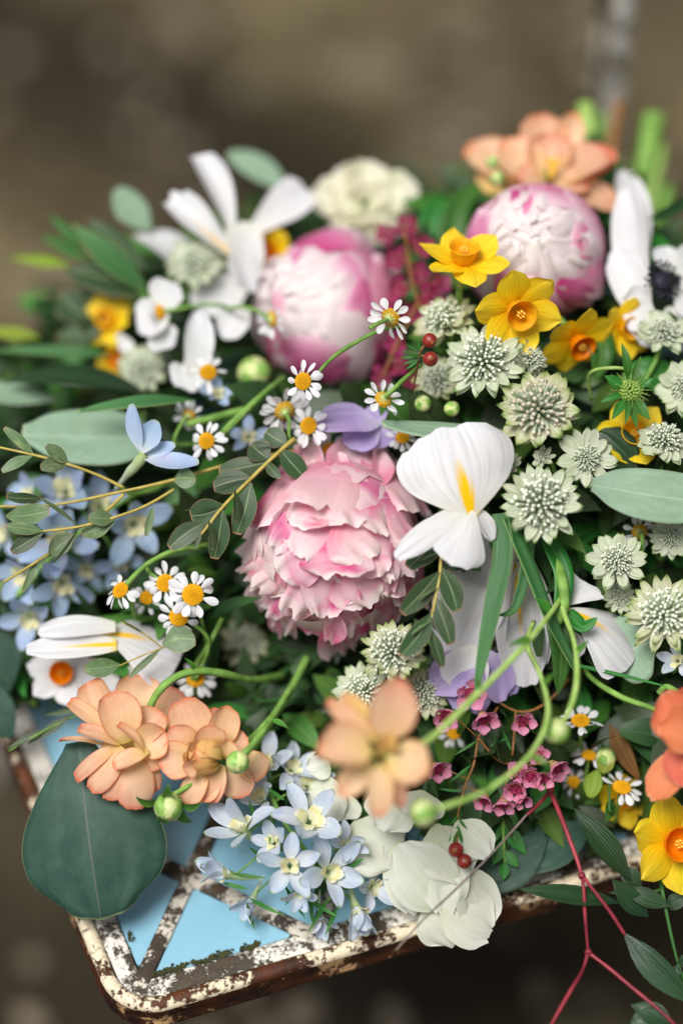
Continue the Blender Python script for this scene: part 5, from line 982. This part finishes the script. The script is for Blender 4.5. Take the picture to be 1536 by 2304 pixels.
# ---- eucalyptus, leaf by leaf
EL = 'large single eucalyptus leaves'
leaf('huge round dark eucalyptus leaf hanging off the left corner of the seat', (178, 1668, -.8), (228, 2070, .4), 318, 'euc_dark', (-.15, .4, .9), [.2, .5, .8, 1.0, 1.04, .9, .46], EL, rnd_=.22, bend=-.6, ruf=.12, fold=-.1, cup=-.12)
leaf('broad blurred grey eucalyptus leaf behind the single blue floret', (350, 985, -5.6), (50, 975, -4.2), 150, 'euc_leaf', (.05, .5, .85), [.4, .8, 1, 1.02, .95, .75, .35], EL)
leaf('smooth grey eucalyptus leaf cut by the right edge', (1330, 1090, 1.4), (1600, 1130, 1.8), 124, 'euc_leaf', (0, .35, .93), [.25, .7, .92, 1, 1, .9, .6], EL, bend=-.2)
leaf('long flat eucalyptus leaf lying above the upright white iris', (1172, 975, -.2), (858, 950, .4), 82, 'euc_leaf', (0, .85, .5), OVAL, EL, bend=.25)
leaf('nearly black round leaf behind the small creamy astrantia', (1430, 1060, -1.2), (1340, 975, -1.4), 116, 'ruscus_leaf', (.1, .3, .9), ROUND, EL)
leaf('grey eucalyptus leaf showing behind the drooping iris fall', (1360, 1480, -.9), (1470, 1440, -.6), 160, 'euc_leaf', (.1, .3, .9), ROUND, EL)
leaf('blurred green eucalyptus leaf pointing up at the back', (650, 430, -15), (515, 345, -15.5), 74, 'euc_leaf', (.1, .4, .9), OVAL, EL)
leaf('blurred dull green leaf left of the tallest white iris', (340, 520, -12), (262, 425, -12.5), 84, 'euc_leaf', (.2, .4, .9), OVAL, EL)
leaf('long blurred dark leaf pointing to the upper left', (335, 660, -9.5), (165, 505, -10.5), 74, 'blade_leaf', (.3, .5, .8), LEAF, EL)
leaf('wide blurred dark leaf under the long pointed one', (340, 665, -9.8), (140, 610, -10.8), 100, 'euc_back', (.1, .5, .85), LEAF, EL)
leaf('second blurred dark pointed leaf at the left back', (330, 610, -10.6), (195, 490, -11.4), 60, 'euc_back', (.2, .4, .9), LEAF, EL)
leaf('dark arching leaf over the blue tile gap at the far left', (330, 885, -7), (10, 860, -8), 90, 'ruscus_leaf', (0, .8, .6), LEAF, EL, bend=-.9)
leaf('dusty blue green leaf behind the dark arching one at the left edge', (130, 900, -8.5), (-60, 880, -8.8), 70, 'euc_leaf', (0, .6, .8), OVAL, EL)
leaf('slim blurred green blade above the broad grey leaf', (440, 900, -3.6), (175, 925, -3), 40, 'blade_leaf', (0, .7, .7), LEAF, EL)
leaf('dark blue green leaf at the left edge beside the white narcissus', (20, 1560, -5), (-60, 1420, -5), 130, 'euc_dark', (.1, .3, .95), OVAL, EL)
leaf('dark eucalyptus leaf below the left white iris', (30, 1660, -4.4), (-50, 1540, -4.6), 110, 'euc_dark', (.1, .3, .95), OVAL, EL)
leaf('blurred broad dark leaf behind the far left narcissus', (200, 720, -11), (135, 660, -11.5), 90, 'euc_back', (.1, .4, .9), OVAL, EL)
leaf('blurred dark leaf under the far left narcissus', (230, 750, -10.5), (130, 760, -11), 60, 'euc_back', (.1, .4, .9), OVAL, EL)
# thin blades at the far left and right
for a in [((160, 600, -12), (20, 580, -13), 34, 'lime_leaf', 'lime green blurred blade at the far left edge'), ((200, 590, -12), (88, 530, -13), 34, 'green_leaf', 'green blurred blade above the lime one'), ((90, 760, -11), (-40, 745, -12), 40, 'lime_leaf', 'lime blade low at the left edge above the arching leaf'), ((250, 800, -9), (-20, 790, -10), 30, 'blade_leaf', 'long blurred green blade crossing to the left edge'), ((190, 560, -12), (110, 480, -12.6), 26, 'green_leaf', 'short blurred blade beside the pointed leaves')]:
    leaf(a[4], a[0], a[1], a[2], a[3], (.1, .5, .85), LANCE, 'thin blades at the left of the bouquet', 'grass_blade', 'leaf')
GL = 'green iris leaves in the bouquet'
def blade(label, pts, wd, mat='blade_leaf', n=(.2, .3, 1), taper=True):
    ps = spline(px(pts), 6); vs, fs, uv = [], [], []; N = len(ps); z0 = V(n)
    for i, p in enumerate(ps):
        t = (ps[min(i + 1, N - 1)] - ps[max(i - 1, 0)]).normalized(); x = t.cross(z0).normalized(); f = i / (N - 1); w_ = wd / 42.8 / 2 * S * (interp([.8, 1, 1, .9, .7, .45, .06], f) if taper else 1); z = x.cross(t)
        for u in (-1, -.5, 0, .5, 1): vs.append(p + x * (u * w_) + z * (abs(u) * w_ * .35)); uv.append((u * .5 + .5, f))
        for u in (1, .5, 0, -.5, -1): vs.append(p + x * (u * w_) + z * (abs(u) * w_ * .35 - .0005)); uv.append((u * .5 + .5, f))
    for i in range(N - 1):
        for k in range(10): fs.append((i * 10 + k, i * 10 + (k + 1) % 10, (i + 1) * 10 + (k + 1) % 10, (i + 1) * 10 + k))
    note(*pts[len(pts) // 2][:2], pts[len(pts) // 2][2] - 1.5)
    return single('iris_leaf', label, 'leaf', (vs, fs, uv), MAT[mat], GL)
blade('long green blade folded with a pale edge, hanging below the upright iris', [(1125, 1155, 1.2), (1132, 1250, 1.6), (1108, 1370, 2), (1085, 1480, 2.2), (1068, 1570, 2.2)], 44, n=(-.3, .2, .95))
blade('blue green blade crossing under the twisted stems', [(1140, 1165, 1.4), (1190, 1280, 1.6), (1230, 1380, 1.6), (1280, 1480, 1), (1300, 1520, .4)], 34, n=(.4, .3, .9))
blade('short green blade with a pale curled tip between the hanging white petals', [(1190, 1200, .4), (1180, 1290, .8), (1155, 1370, 1), (1120, 1385, 1.4)], 26)
blade('dark thick green leaf behind the twisted stems', [(1232, 1215, -.4), (1265, 1290, .2), (1258, 1370, .6), (1240, 1400, .4)], 46, 'green_leaf')
blade('dark green leaf hanging down under the twisted stems', [(1250, 1390, 0), (1262, 1460, .2), (1255, 1560, -.2)], 60, 'green_leaf')
blade('small dark green leaf across the drooping iris fall', [(1275, 1380, .6), (1310, 1410, 1.2), (1342, 1390, 1.4)], 36, 'green_leaf')
blade('wide green leaf right of the hanging narcissus', [(1340, 750, -4), (1352, 800, -3.4), (1340, 850, -3.6)], 66, 'green_leaf')
blade('dark green leaf below the astrantia stalk at the right', [(1500, 860, -3.6), (1450, 840, -3.4), (1400, 850, -3.8)], 80, 'green_leaf')
blade('blurred green leaf left of the closed peony globe', [(1010, 560, -9), (1030, 470, -9.6), (1080, 415, -10.4)], 70, 'green_leaf')
blade('blurred green leaf between the magenta flowers and the closed peony globe', [(960, 530, -10), (975, 480, -10.4), (1000, 450, -11)], 60, 'green_leaf')
blade('slim dark stem leaf over the right grey leaf edge', [(1300, 1498, .8), (1400, 1520, .9), (1500, 1545, 1)], 9, 'green_leaf')
# small leaved sprigs
q4 = lambda x, y: (x / 2.477, 850 + y / 2.477)
def L4(b, t, w_, bd=0, td=.3, **k): return (*q4(*b), bd, *q4(*t), td, w_ / 2.477, k)
def S4(*pts): return [(*q4(x, y), d) for x, y, d in pts]
EG = 'small leaved eucalyptus sprigs'
sprig('eucalyptus_sprig', 'thin forked eucalyptus twig with tiny round leaves reaching over the blue spike', 'eucalyptus', [S4((1700, 400, -4), (1290, 480, -2), (960, 572, -.6), (690, 632, -.2), (290, 710, -.6), (-60, 716, -1)), S4((690, 612, -.2), (540, 540, 0), (380, 482, .2), (190, 430, .2), (-40, 380, .1)), S4((970, 622, -.6), (820, 710, -.1), (640, 778, .3), (440, 830, .5), (240, 855, .5)), S4((690, 650, -.2), (590, 745, -.8), (500, 800, -2)), S4((275, 980, -.4), (150, 1060, 0), (20, 1140, 0))], [
 L4((190, 430), (25, 278), 62, .2, .5), L4((180, 436), (12, 522), 66, .2, .6), L4((382, 478), (258, 378), 86, .2, .6), L4((378, 482), (226, 500), 92, .2, .7), L4((968, 572), (1090, 566), 120, -.6, -.4), L4((642, 788), (494, 778), 96, .3, .7), L4((640, 800), (458, 872), 100, .3, 0), L4((440, 826), (226, 672), 42, .5, .9, n=(.7, .5, .5)), L4((440, 836), (300, 1030), 26, .5, .8, n=(.9, .1, .4)),
 L4((238, 856), (36, 830), 86, .5, .9), L4((240, 864), (64, 972), 90, .5, .6, mat='euc_back'), L4((35, 770), (278, 738), 124, -.4, .5, bend=-.4), L4((228, 668), (38, 664), 64, -.4, .2, mat='euc_back'), L4((852, 716), (815, 882), 46, -.2, .2), L4((270, 992), (402, 880), 118, -.6, -.4), L4((210, 1010), (130, 1190), 40, -.4, -.2), L4((20, 1140), (-60, 1180), 90, 0, .2), L4((100, 690), (40, 640), 50, -.8, -.6)], 'euc_small', 'stem_yellow', .11, EG, OVAL)
sprig('eucalyptus_sprig', 'dense dark eucalyptus tip pointing down to the sharp chamomile', 'eucalyptus', [S4((1640, 340, -1.4), (1536, 430, -.6), (1380, 580, .2), (1240, 722, .8), (1150, 838, 1.2), (1090, 905, 1.3))], [
 L4((1400, 560), (1190, 610), 150, .1, -.3, bend=-.2), L4((1490, 470), (1220, 520), 130, -.6, -1), L4((1255, 715), (1062, 770), 170, .7, .3), L4((1145, 805), (943, 948), 116, 1.2, 1.4), L4((1240, 735), (1194, 1010), 116, .8, .8), L4((1398, 585), (1318, 872), 130, .2, .2), L4((1308, 625), (1314, 804), 56, .6, 1.1, n=(.7, .2, .7)), L4((1162, 795), (1184, 958), 52, 1.2, 1.7, n=(.7, .2, .7)), L4((1118, 850), (1084, 950), 30, 1.3, 1.5), L4((1240, 716), (1032, 740), 26, .9, 1.3, n=(0, .95, .2)), L4((1390, 548), (1168, 575), 24, .4, .8, n=(0, .95, .2)), L4((1480, 462), (1560, 560), 60, -.4, .2), L4((1500, 455), (1400, 370), 150, -.6, -1), L4((1560, 400), (1700, 560), 130, -.8, -.9), L4((1600, 370), (1480, 300), 130, -1, -1.4), L4((1560, 390), (1400, 362), 20, -.6, -.2, n=(0, .95, .2))], 'euc_back', 'stem_yellow', .12, EG, OVAL)
q2 = lambda x, y: (860 + x / 2.272, 860 + y / 2.272)
def L2(b, t, w_, bd=0, td=.3, **k): return (*q2(*b), bd, *q2(*t), td, w_ / 2.272, k)
sprig('eucalyptus_sprig', 'dark leaved eucalyptus tip hanging down over the right side of the open peony', 'eucalyptus', [[(*q2(x, y), d) for x, y, d in ((330, 760, 0), (302, 880, 1.4), (290, 1000, 2), (262, 1150, 2.3), (240, 1270, 2.2))]], [
 L2((290, 970), (98, 1182), 112, 2, 2.4), L2((298, 945), (382, 1172), 116, 1.8, 2), L2((262, 1090), (350, 1342), 98, 2.2, 2.4), L2((255, 1180), (92, 1398), 112, 2.3, 2.6), L2((250, 1265), (306, 1456), 64, 2.2, 2.2), L2((315, 735), (130, 950), 128, .9, 1.4), L2((300, 930), (410, 930), 90, 1.2, 1), L2((285, 1050), (190, 1110), 30, 2.3, 2.8, n=(-.3, .8, .4), mat='euc_small'), L2((255, 1220), (150, 1290), 30, 2.4, 2.9, n=(-.3, .8, .4), mat='euc_small'), L2((290, 870), (200, 910), 28, 1.8, 2.2, n=(-.3, .8, .4), mat='euc_small'), L2((310, 960), (400, 1100), 26, 2, 2.6, n=(.6, .6, .4), mat='euc_small'), L2((285, 1080), (330, 1200), 24, 2.3, 2.8, n=(.6, .6, .4), mat='euc_small')], 'euc_back', 'stem_yellow', .1, EG, OVAL)
sprig('eucalyptus_sprig', 'short eucalyptus twig above the peach ranunculus pair', 'eucalyptus', [[(400, 1440, -2), (365, 1458, -1), (320, 1475, -.6), (265, 1500, -.4)], [(365, 1458, -1), (330, 1430, -.6), (275, 1400, -.6)]], [(270, 1495, -.4, 190, 1505, 0, 44, {}), (362, 1460, -.8, 290, 1525, -.3, 16, dict(n=(.6, .6, .4))), (365, 1450, -1, 440, 1440, -.8, 66, {}), (355, 1452, -.9, 270, 1395, -.2, 14, dict(n=(.3, .9, .3)))], 'euc_small', 'stem_yellow', .06, EG, OVAL)
sprig('eucalyptus_sprig', 'thin green twig sticking out over the left edge of the rusty rim', 'eucalyptus', [[(240, 1580, -2.5), (150, 1620, -2), (90, 1650, -1.6), (20, 1690, -1.6)]], [(110, 1640, -1.8, 15, 1685, -1.5, 16, {}), (160, 1610, -2, 60, 1675, -1.8, 22, {}), (200, 1590, -2.2, 100, 1610, -2.4, 16, {})], 'euc_back', 'stem_green', .06, EG, LANCE)
# red stems and dark pointed leaves, lower right
q5 = lambda x, y: (900 + x / 2.415, 1400 + y / 2.415)
def L5(b, t, w_, bd=0, td=.3, **k): return (*q5(*b), bd, *q5(*t), td, w_ / 2.415, k)
def S5(*pts): return [(*q5(x, y), d) for x, y, d in pts]
sprig('red_twig', 'forked dark red twig hanging over the rusty rim at the right', 'twig', [S5((800, 830, -3), (815, 915, -1.2), (900, 1130, .2), (985, 1380, 1), (1003, 1600, 1.2), (1020, 1795, 1.2)), S5((1020, 1795, 1.2), (985, 1900, 1.8), (920, 2010, 2.6), (820, 2190, 3.6), (780, 2300, 4)), S5((1020, 1795, 1.2), (1120, 1870, 1.6), (1240, 1970, 2.2), (1420, 2120, 3), (1500, 2200, 3.2)), S5((985, 1375, 1), (1060, 1470, 1.2), (1150, 1590, 1.4), (1220, 1700, 1.4)), S5((815, 915, -1.2), (760, 980, -.6), (690, 1045, 0))], [
 L5((1212, 1688), (1600, 2080), 150, 1.4, 2.2, n=(-.4, .3, .9)), L5((1480, 2180), (1250, 2080), 130, 3, 2.6, n=(.2, .5, .8)), L5((1440, 2130), (1240, 2200), 150, 2.8, 2.8, n=(.1, .4, .9))], 'ruscus_leaf', 'stem_red', .15, 'dark twigs hanging at the lower right', LEAF, fold=.2)
_t = bpy.data.objects['red_twig']
for x, y, dd in ((1020, 1795, 1.2), (985, 1378, 1.), (815, 915, -1.2)):
    X, Y = q5(x, y); g = ball(W(X, Y, dd) / S, .21, 2, (1, 1, 1.2)); wpart('knot', ([v * S for v in g[0]], g[1], g[2]), MAT['stem_red'], _t)
sprig('grey_twig', 'thin straight grey twig crossing the creamy hydrangea and the rim', 'twig', [S5((700, 1030, -.2), (620, 1122, .6), (480, 1275, 2.), (260, 1490, 2.8), (120, 1620, 3.), (-20, 1780, 3.2))], [], 'ruscus_leaf', 'stem_grey', .075, 'dark twigs hanging at the lower right')
sprig('ruscus_sprig', 'dark glossy ruscus leaves hanging over the rim below the narcissus', 'ruscus', [S5((1390, 1250, -2), (1420, 1450, 0), (1470, 1700, .6), (1510, 1860, .8), (1560, 2000, 1)), S5((1420, 1450, 0), (1330, 1480, .3), (1200, 1520, .5))], [
 L5((1195, 1525), (640, 1452), 132, .5, 1.2, n=(0, .7, .7), fold=.15), L5((1250, 1400), (942, 1008), 156, 0, -.6, n=(.3, .3, .9), bend=-.4), L5((1345, 1600), (1148, 1395), 130, .4, .8, n=(.2, .3, .9)), L5((1220, 1450), (1465, 1545), 108, .4, .6, n=(0, .4, .9)), L5((1310, 1440), (1190, 1330), 110, -.2, -.4), L5((1290, 1470), (1128, 1470), 36, .2, .6), L5((1500, 1880), (1600, 1800), 60, .8, 1), L5((1440, 1560), (1560, 1480), 90, 0, .2), L5((1500, 1860), (1480, 1960), 60, .8, 1)], 'ruscus_leaf', 'stem_dark', .12, 'dark twigs hanging at the lower right', LEAF, fold=.15)
sprig('leafy_sprig', 'dull green leafy sprig in the shade behind the creamy hydrangea', 'foliage sprig', [S5((560, 1000, -3), (560, 1150, -1.8), (570, 1350, -1.4))], [L5((560, 1050), (440, 1250), 90, -2.4, -1.6), L5((570, 1100), (680, 1260), 80, -2.2, -1.8), L5((560, 1180), (500, 1320), 70, -1.8, -1.4), L5((570, 1240), (640, 1330), 60, -1.6, -1.4), L5((570, 1300), (560, 1400), 60, -1.4, -1.2), L5((560, 1020), (640, 1120), 90, -2.6, -2.4), L5((555, 1000), (450, 1080), 90, -2.6, -2.4)], 'green_leaf', 'stem_green', .1, None, LEAF)
leaf('broad dull grey leaf lying on the rim right of the creamy hydrangea', (1230, 1880, -2.4), (1080, 2000, -1.6), 110, 'euc_dark', (.1, .5, .85), OVAL, EL)
leaf('large shaded grey leaf between hydrangea and red twig', (1330, 1860, -3), (1160, 1950, -2), 120, 'euc_dark', (.1, .6, .8), OVAL, EL)
leaf('yellow green leaf standing between the shaded daisies', (1365, 1690, -1.8), (1355, 1740, -1.6), 40, 'lime_leaf', (0, .2, 1), OVAL, 'small bright leaves in the shade', 'small_leaf')
leaf('yellow green leaf left of the side view chamomile by the coral petals', (1345, 1730, -1.8), (1325, 1795, -1.4), 42, 'lime_leaf', (0, .2, 1), OVAL, 'small bright leaves in the shade', 'small_leaf')
leaf('dry brown leaf behind the side view daisies', (1370, 1630, -3), (1440, 1760, -2.6), 46, 'dry_leaf', (.2, .2, 1), LANCE, 'small bright leaves in the shade', 'small_leaf')
# the green stem loop knot where two stems cross, and loose stems
def lone(label, pts, r, mat, r1=None, group='loose green stems', bump=0.):
    return single('cut_stem', label, 'stem', tube(px(pts), r, r1 or r, 8, bump=bump), MAT[mat], group)  # a cut flower stem modelled on its own, without a head
lone('thick green stem bent beside the maroon hearted astrantia', [(1235, 1230, -1), (1262, 1300, .4), (1268, 1360, .9), (1250, 1400, .8)], .3, 'stem_green')
lone('thick bright stem rising from behind the chamomile under the peony', [(690, 1480, -4), (650, 1560, -2.8), (600, 1640, -2.6), (560, 1700, -3)], .2, 'stem_green')
lone('pale arching stem left of the sharp chamomile', [(285, 1315, -.5), (330, 1270, -.7), (390, 1240, -1.4), (450, 1232, -3)], .13, 'stem_green')
lone('green stem below the sharp chamomile', [(500, 1390, -2), (470, 1450, -2), (440, 1500, -2.6), (430, 1560, -4)], .14, 'stem_green')
lone('upper of two parallel green stems beside the left chamomile', [(490, 985, -2.6), (545, 930, -2.6), (600, 880, -3.4), (640, 850, -6)], .17, 'stem_green')
lone('lower of two parallel green stems beside the left chamomile', [(420, 955, -4), (500, 935, -4), (580, 915, -4.4), (640, 900, -6)], .2, 'stem_green')
lone('bright green stem arching out beside the coral ranunculus', [(1480, 1560, .2), (1500, 1545, .4), (1540, 1570, 1)], .16, 'stem_green')
for i, (a, r, m_, lb) in enumerate([([(1330, 420, -17), (1322, 330, -17), (1316, 235, -17.5)], .46, 'stem_lime', 'lime green cut stem end behind the peach freesia'), ([(1390, 500, -18), (1370, 380, -19), (1392, 230, -20)], .34, 'stem_brown', 'brownish cut stem end between the green ones'), ([(1400, 520, -17), (1440, 420, -17.5), (1470, 260, -18.5)], .6, 'stem_green', 'thick green cut stem end at the upper right'), ([(1420, 560, -18), (1460, 450, -18), (1482, 330, -18.5)], .55, 'stem_lime', 'second thick green cut stem end at the upper right'), ([(1430, 580, -18), (1478, 500, -18.5), (1500, 420, -19)], .45, 'stem_green', 'lowest green cut stem end at the upper right'), ([(1300, 420, -17), (1250, 320, -18), (1240, 260, -18.6)], .3, 'stem_dark', 'dark green cut stem end left of the lime one'), ([(1360, 480, -19), (1350, 360, -20), (1352, 260, -21)], .4, 'stem_green', 'dull green cut stem end behind the lime one')]):
    lone(lb, a, r, m_, None, 'cut stem ends of the bouquet', .1)

# ================================================================== the dark greenery that fills the bouquet
POLY = [(-160, 880), (-160, 1480), (40, 1520), (190, 1500), (420, 1580), (560, 1620), (600, 1780), (830, 1930), (1050, 1900), (1240, 1850), (1450, 1790), (1720, 1730), (1720, 560), (1500, 520), (1420, 440), (1250, 400), (1000, 430), (700, 480), (350, 580), (210, 650), (60, 800)]
def inside(x, y):
    r = False
    for i in range(len(POLY)):
        (x0, y0), (x1, y1) = POLY[i - 1], POLY[i]
        if (y0 > y) != (y1 > y) and x < (x1 - x0) * (y - y0) / (y1 - y0) + x0: r = not r
    return r
CA = np.array(CTRL); CA = CA[CA[:, 2] < 3.5]
def surf(x, y):
    d = ((CA[:, 0] - x) ** 2 + (CA[:, 1] - y) ** 2) + 900.; w_ = 1 / d ** 2; return float((CA[:, 2] * w_).sum() / w_.sum())
EXC = [(742, 700, 235, -11), (1200, 570, 215, -7.5), (822, 458, 170, -13), (752, 1232, 235, -3), (1010, 1080, 150, 1), (1230, 370, 190, -9.5), (530, 560, 230, -9.6), (670, 1900, 190, -1), (1010, 1940, 150, -1), (350, 1680, 210, -1)]
gs, g2, g3, cnt = [], [], [], 0
while cnt < 3600:
    x, y = rnd.uniform(-160, 1720), rnd.uniform(400, 1930)
    if not inside(x, y): continue
    s = surf(x, y); dd = s - 2.2 - 9 * rnd.random() ** 1.2; p = W(x, y, dd)
    if cnt % 3 == 0: p = G(x, y, SEAT + rnd.uniform(.006, .05))
    if p.z < SEAT + .006: p = W(x, y, s - 2.4); 
    if p.z < SEAT + .004: continue
    if any((x - ex) ** 2 + (y - ey) ** 2 < er * er and (p - CAM).dot(F3) < DIST + (3. - ed) * S for ex, ey, er, ed in EXC): continue
    cnt += 1
    d = Vector((rnd.gauss(0, 1), rnd.gauss(0, 1), rnd.gauss(0, .6))).normalized() - (BIND - p).normalized() * .6; d.normalize()
    L = rnd.uniform(1.6, 4.6); wd = L * rnd.choice((.18, .3, .42, .5)); q = p + d * L * S
    if q.z < SEAT + .004: q.z = SEAT + .004
    if (q - p).length < .008: continue
    (g3 if cnt % 4 == 1 else gs).append(lay(p, q, wd, (V((rnd.uniform(-.7, .7), rnd.uniform(-.3, .9), 1))), rnd.choice((LEAF, OVAL, LANCE)), nu=2, nv=5, bend=rnd.uniform(-.9, .3), fold=rnd.uniform(0, .3)))
    if cnt % 7 == 0: g2.append(tube([p, p.lerp(q, .6) + Vector((0, 0, .004)), p + (BIND - p).normalized() * .05 - Vector((0, 0, .008))], .09, .09, 4, 3))
f_ = single('fresh_foliage', 'lighter fresh green leaves scattered between the flowers', None, join(*g3), MAT['fresh_leaf'], kind='stuff')
f_ = single('filler_foliage', 'mass of dark green leaves packed between and beneath the flowers', None, join(*gs), MAT['filler_leaf'], kind='stuff')
f_ = single('filler_stems', 'tangle of green stems deep between the flowers', None, join(*g2), MAT['stem_dark'], kind='stuff')
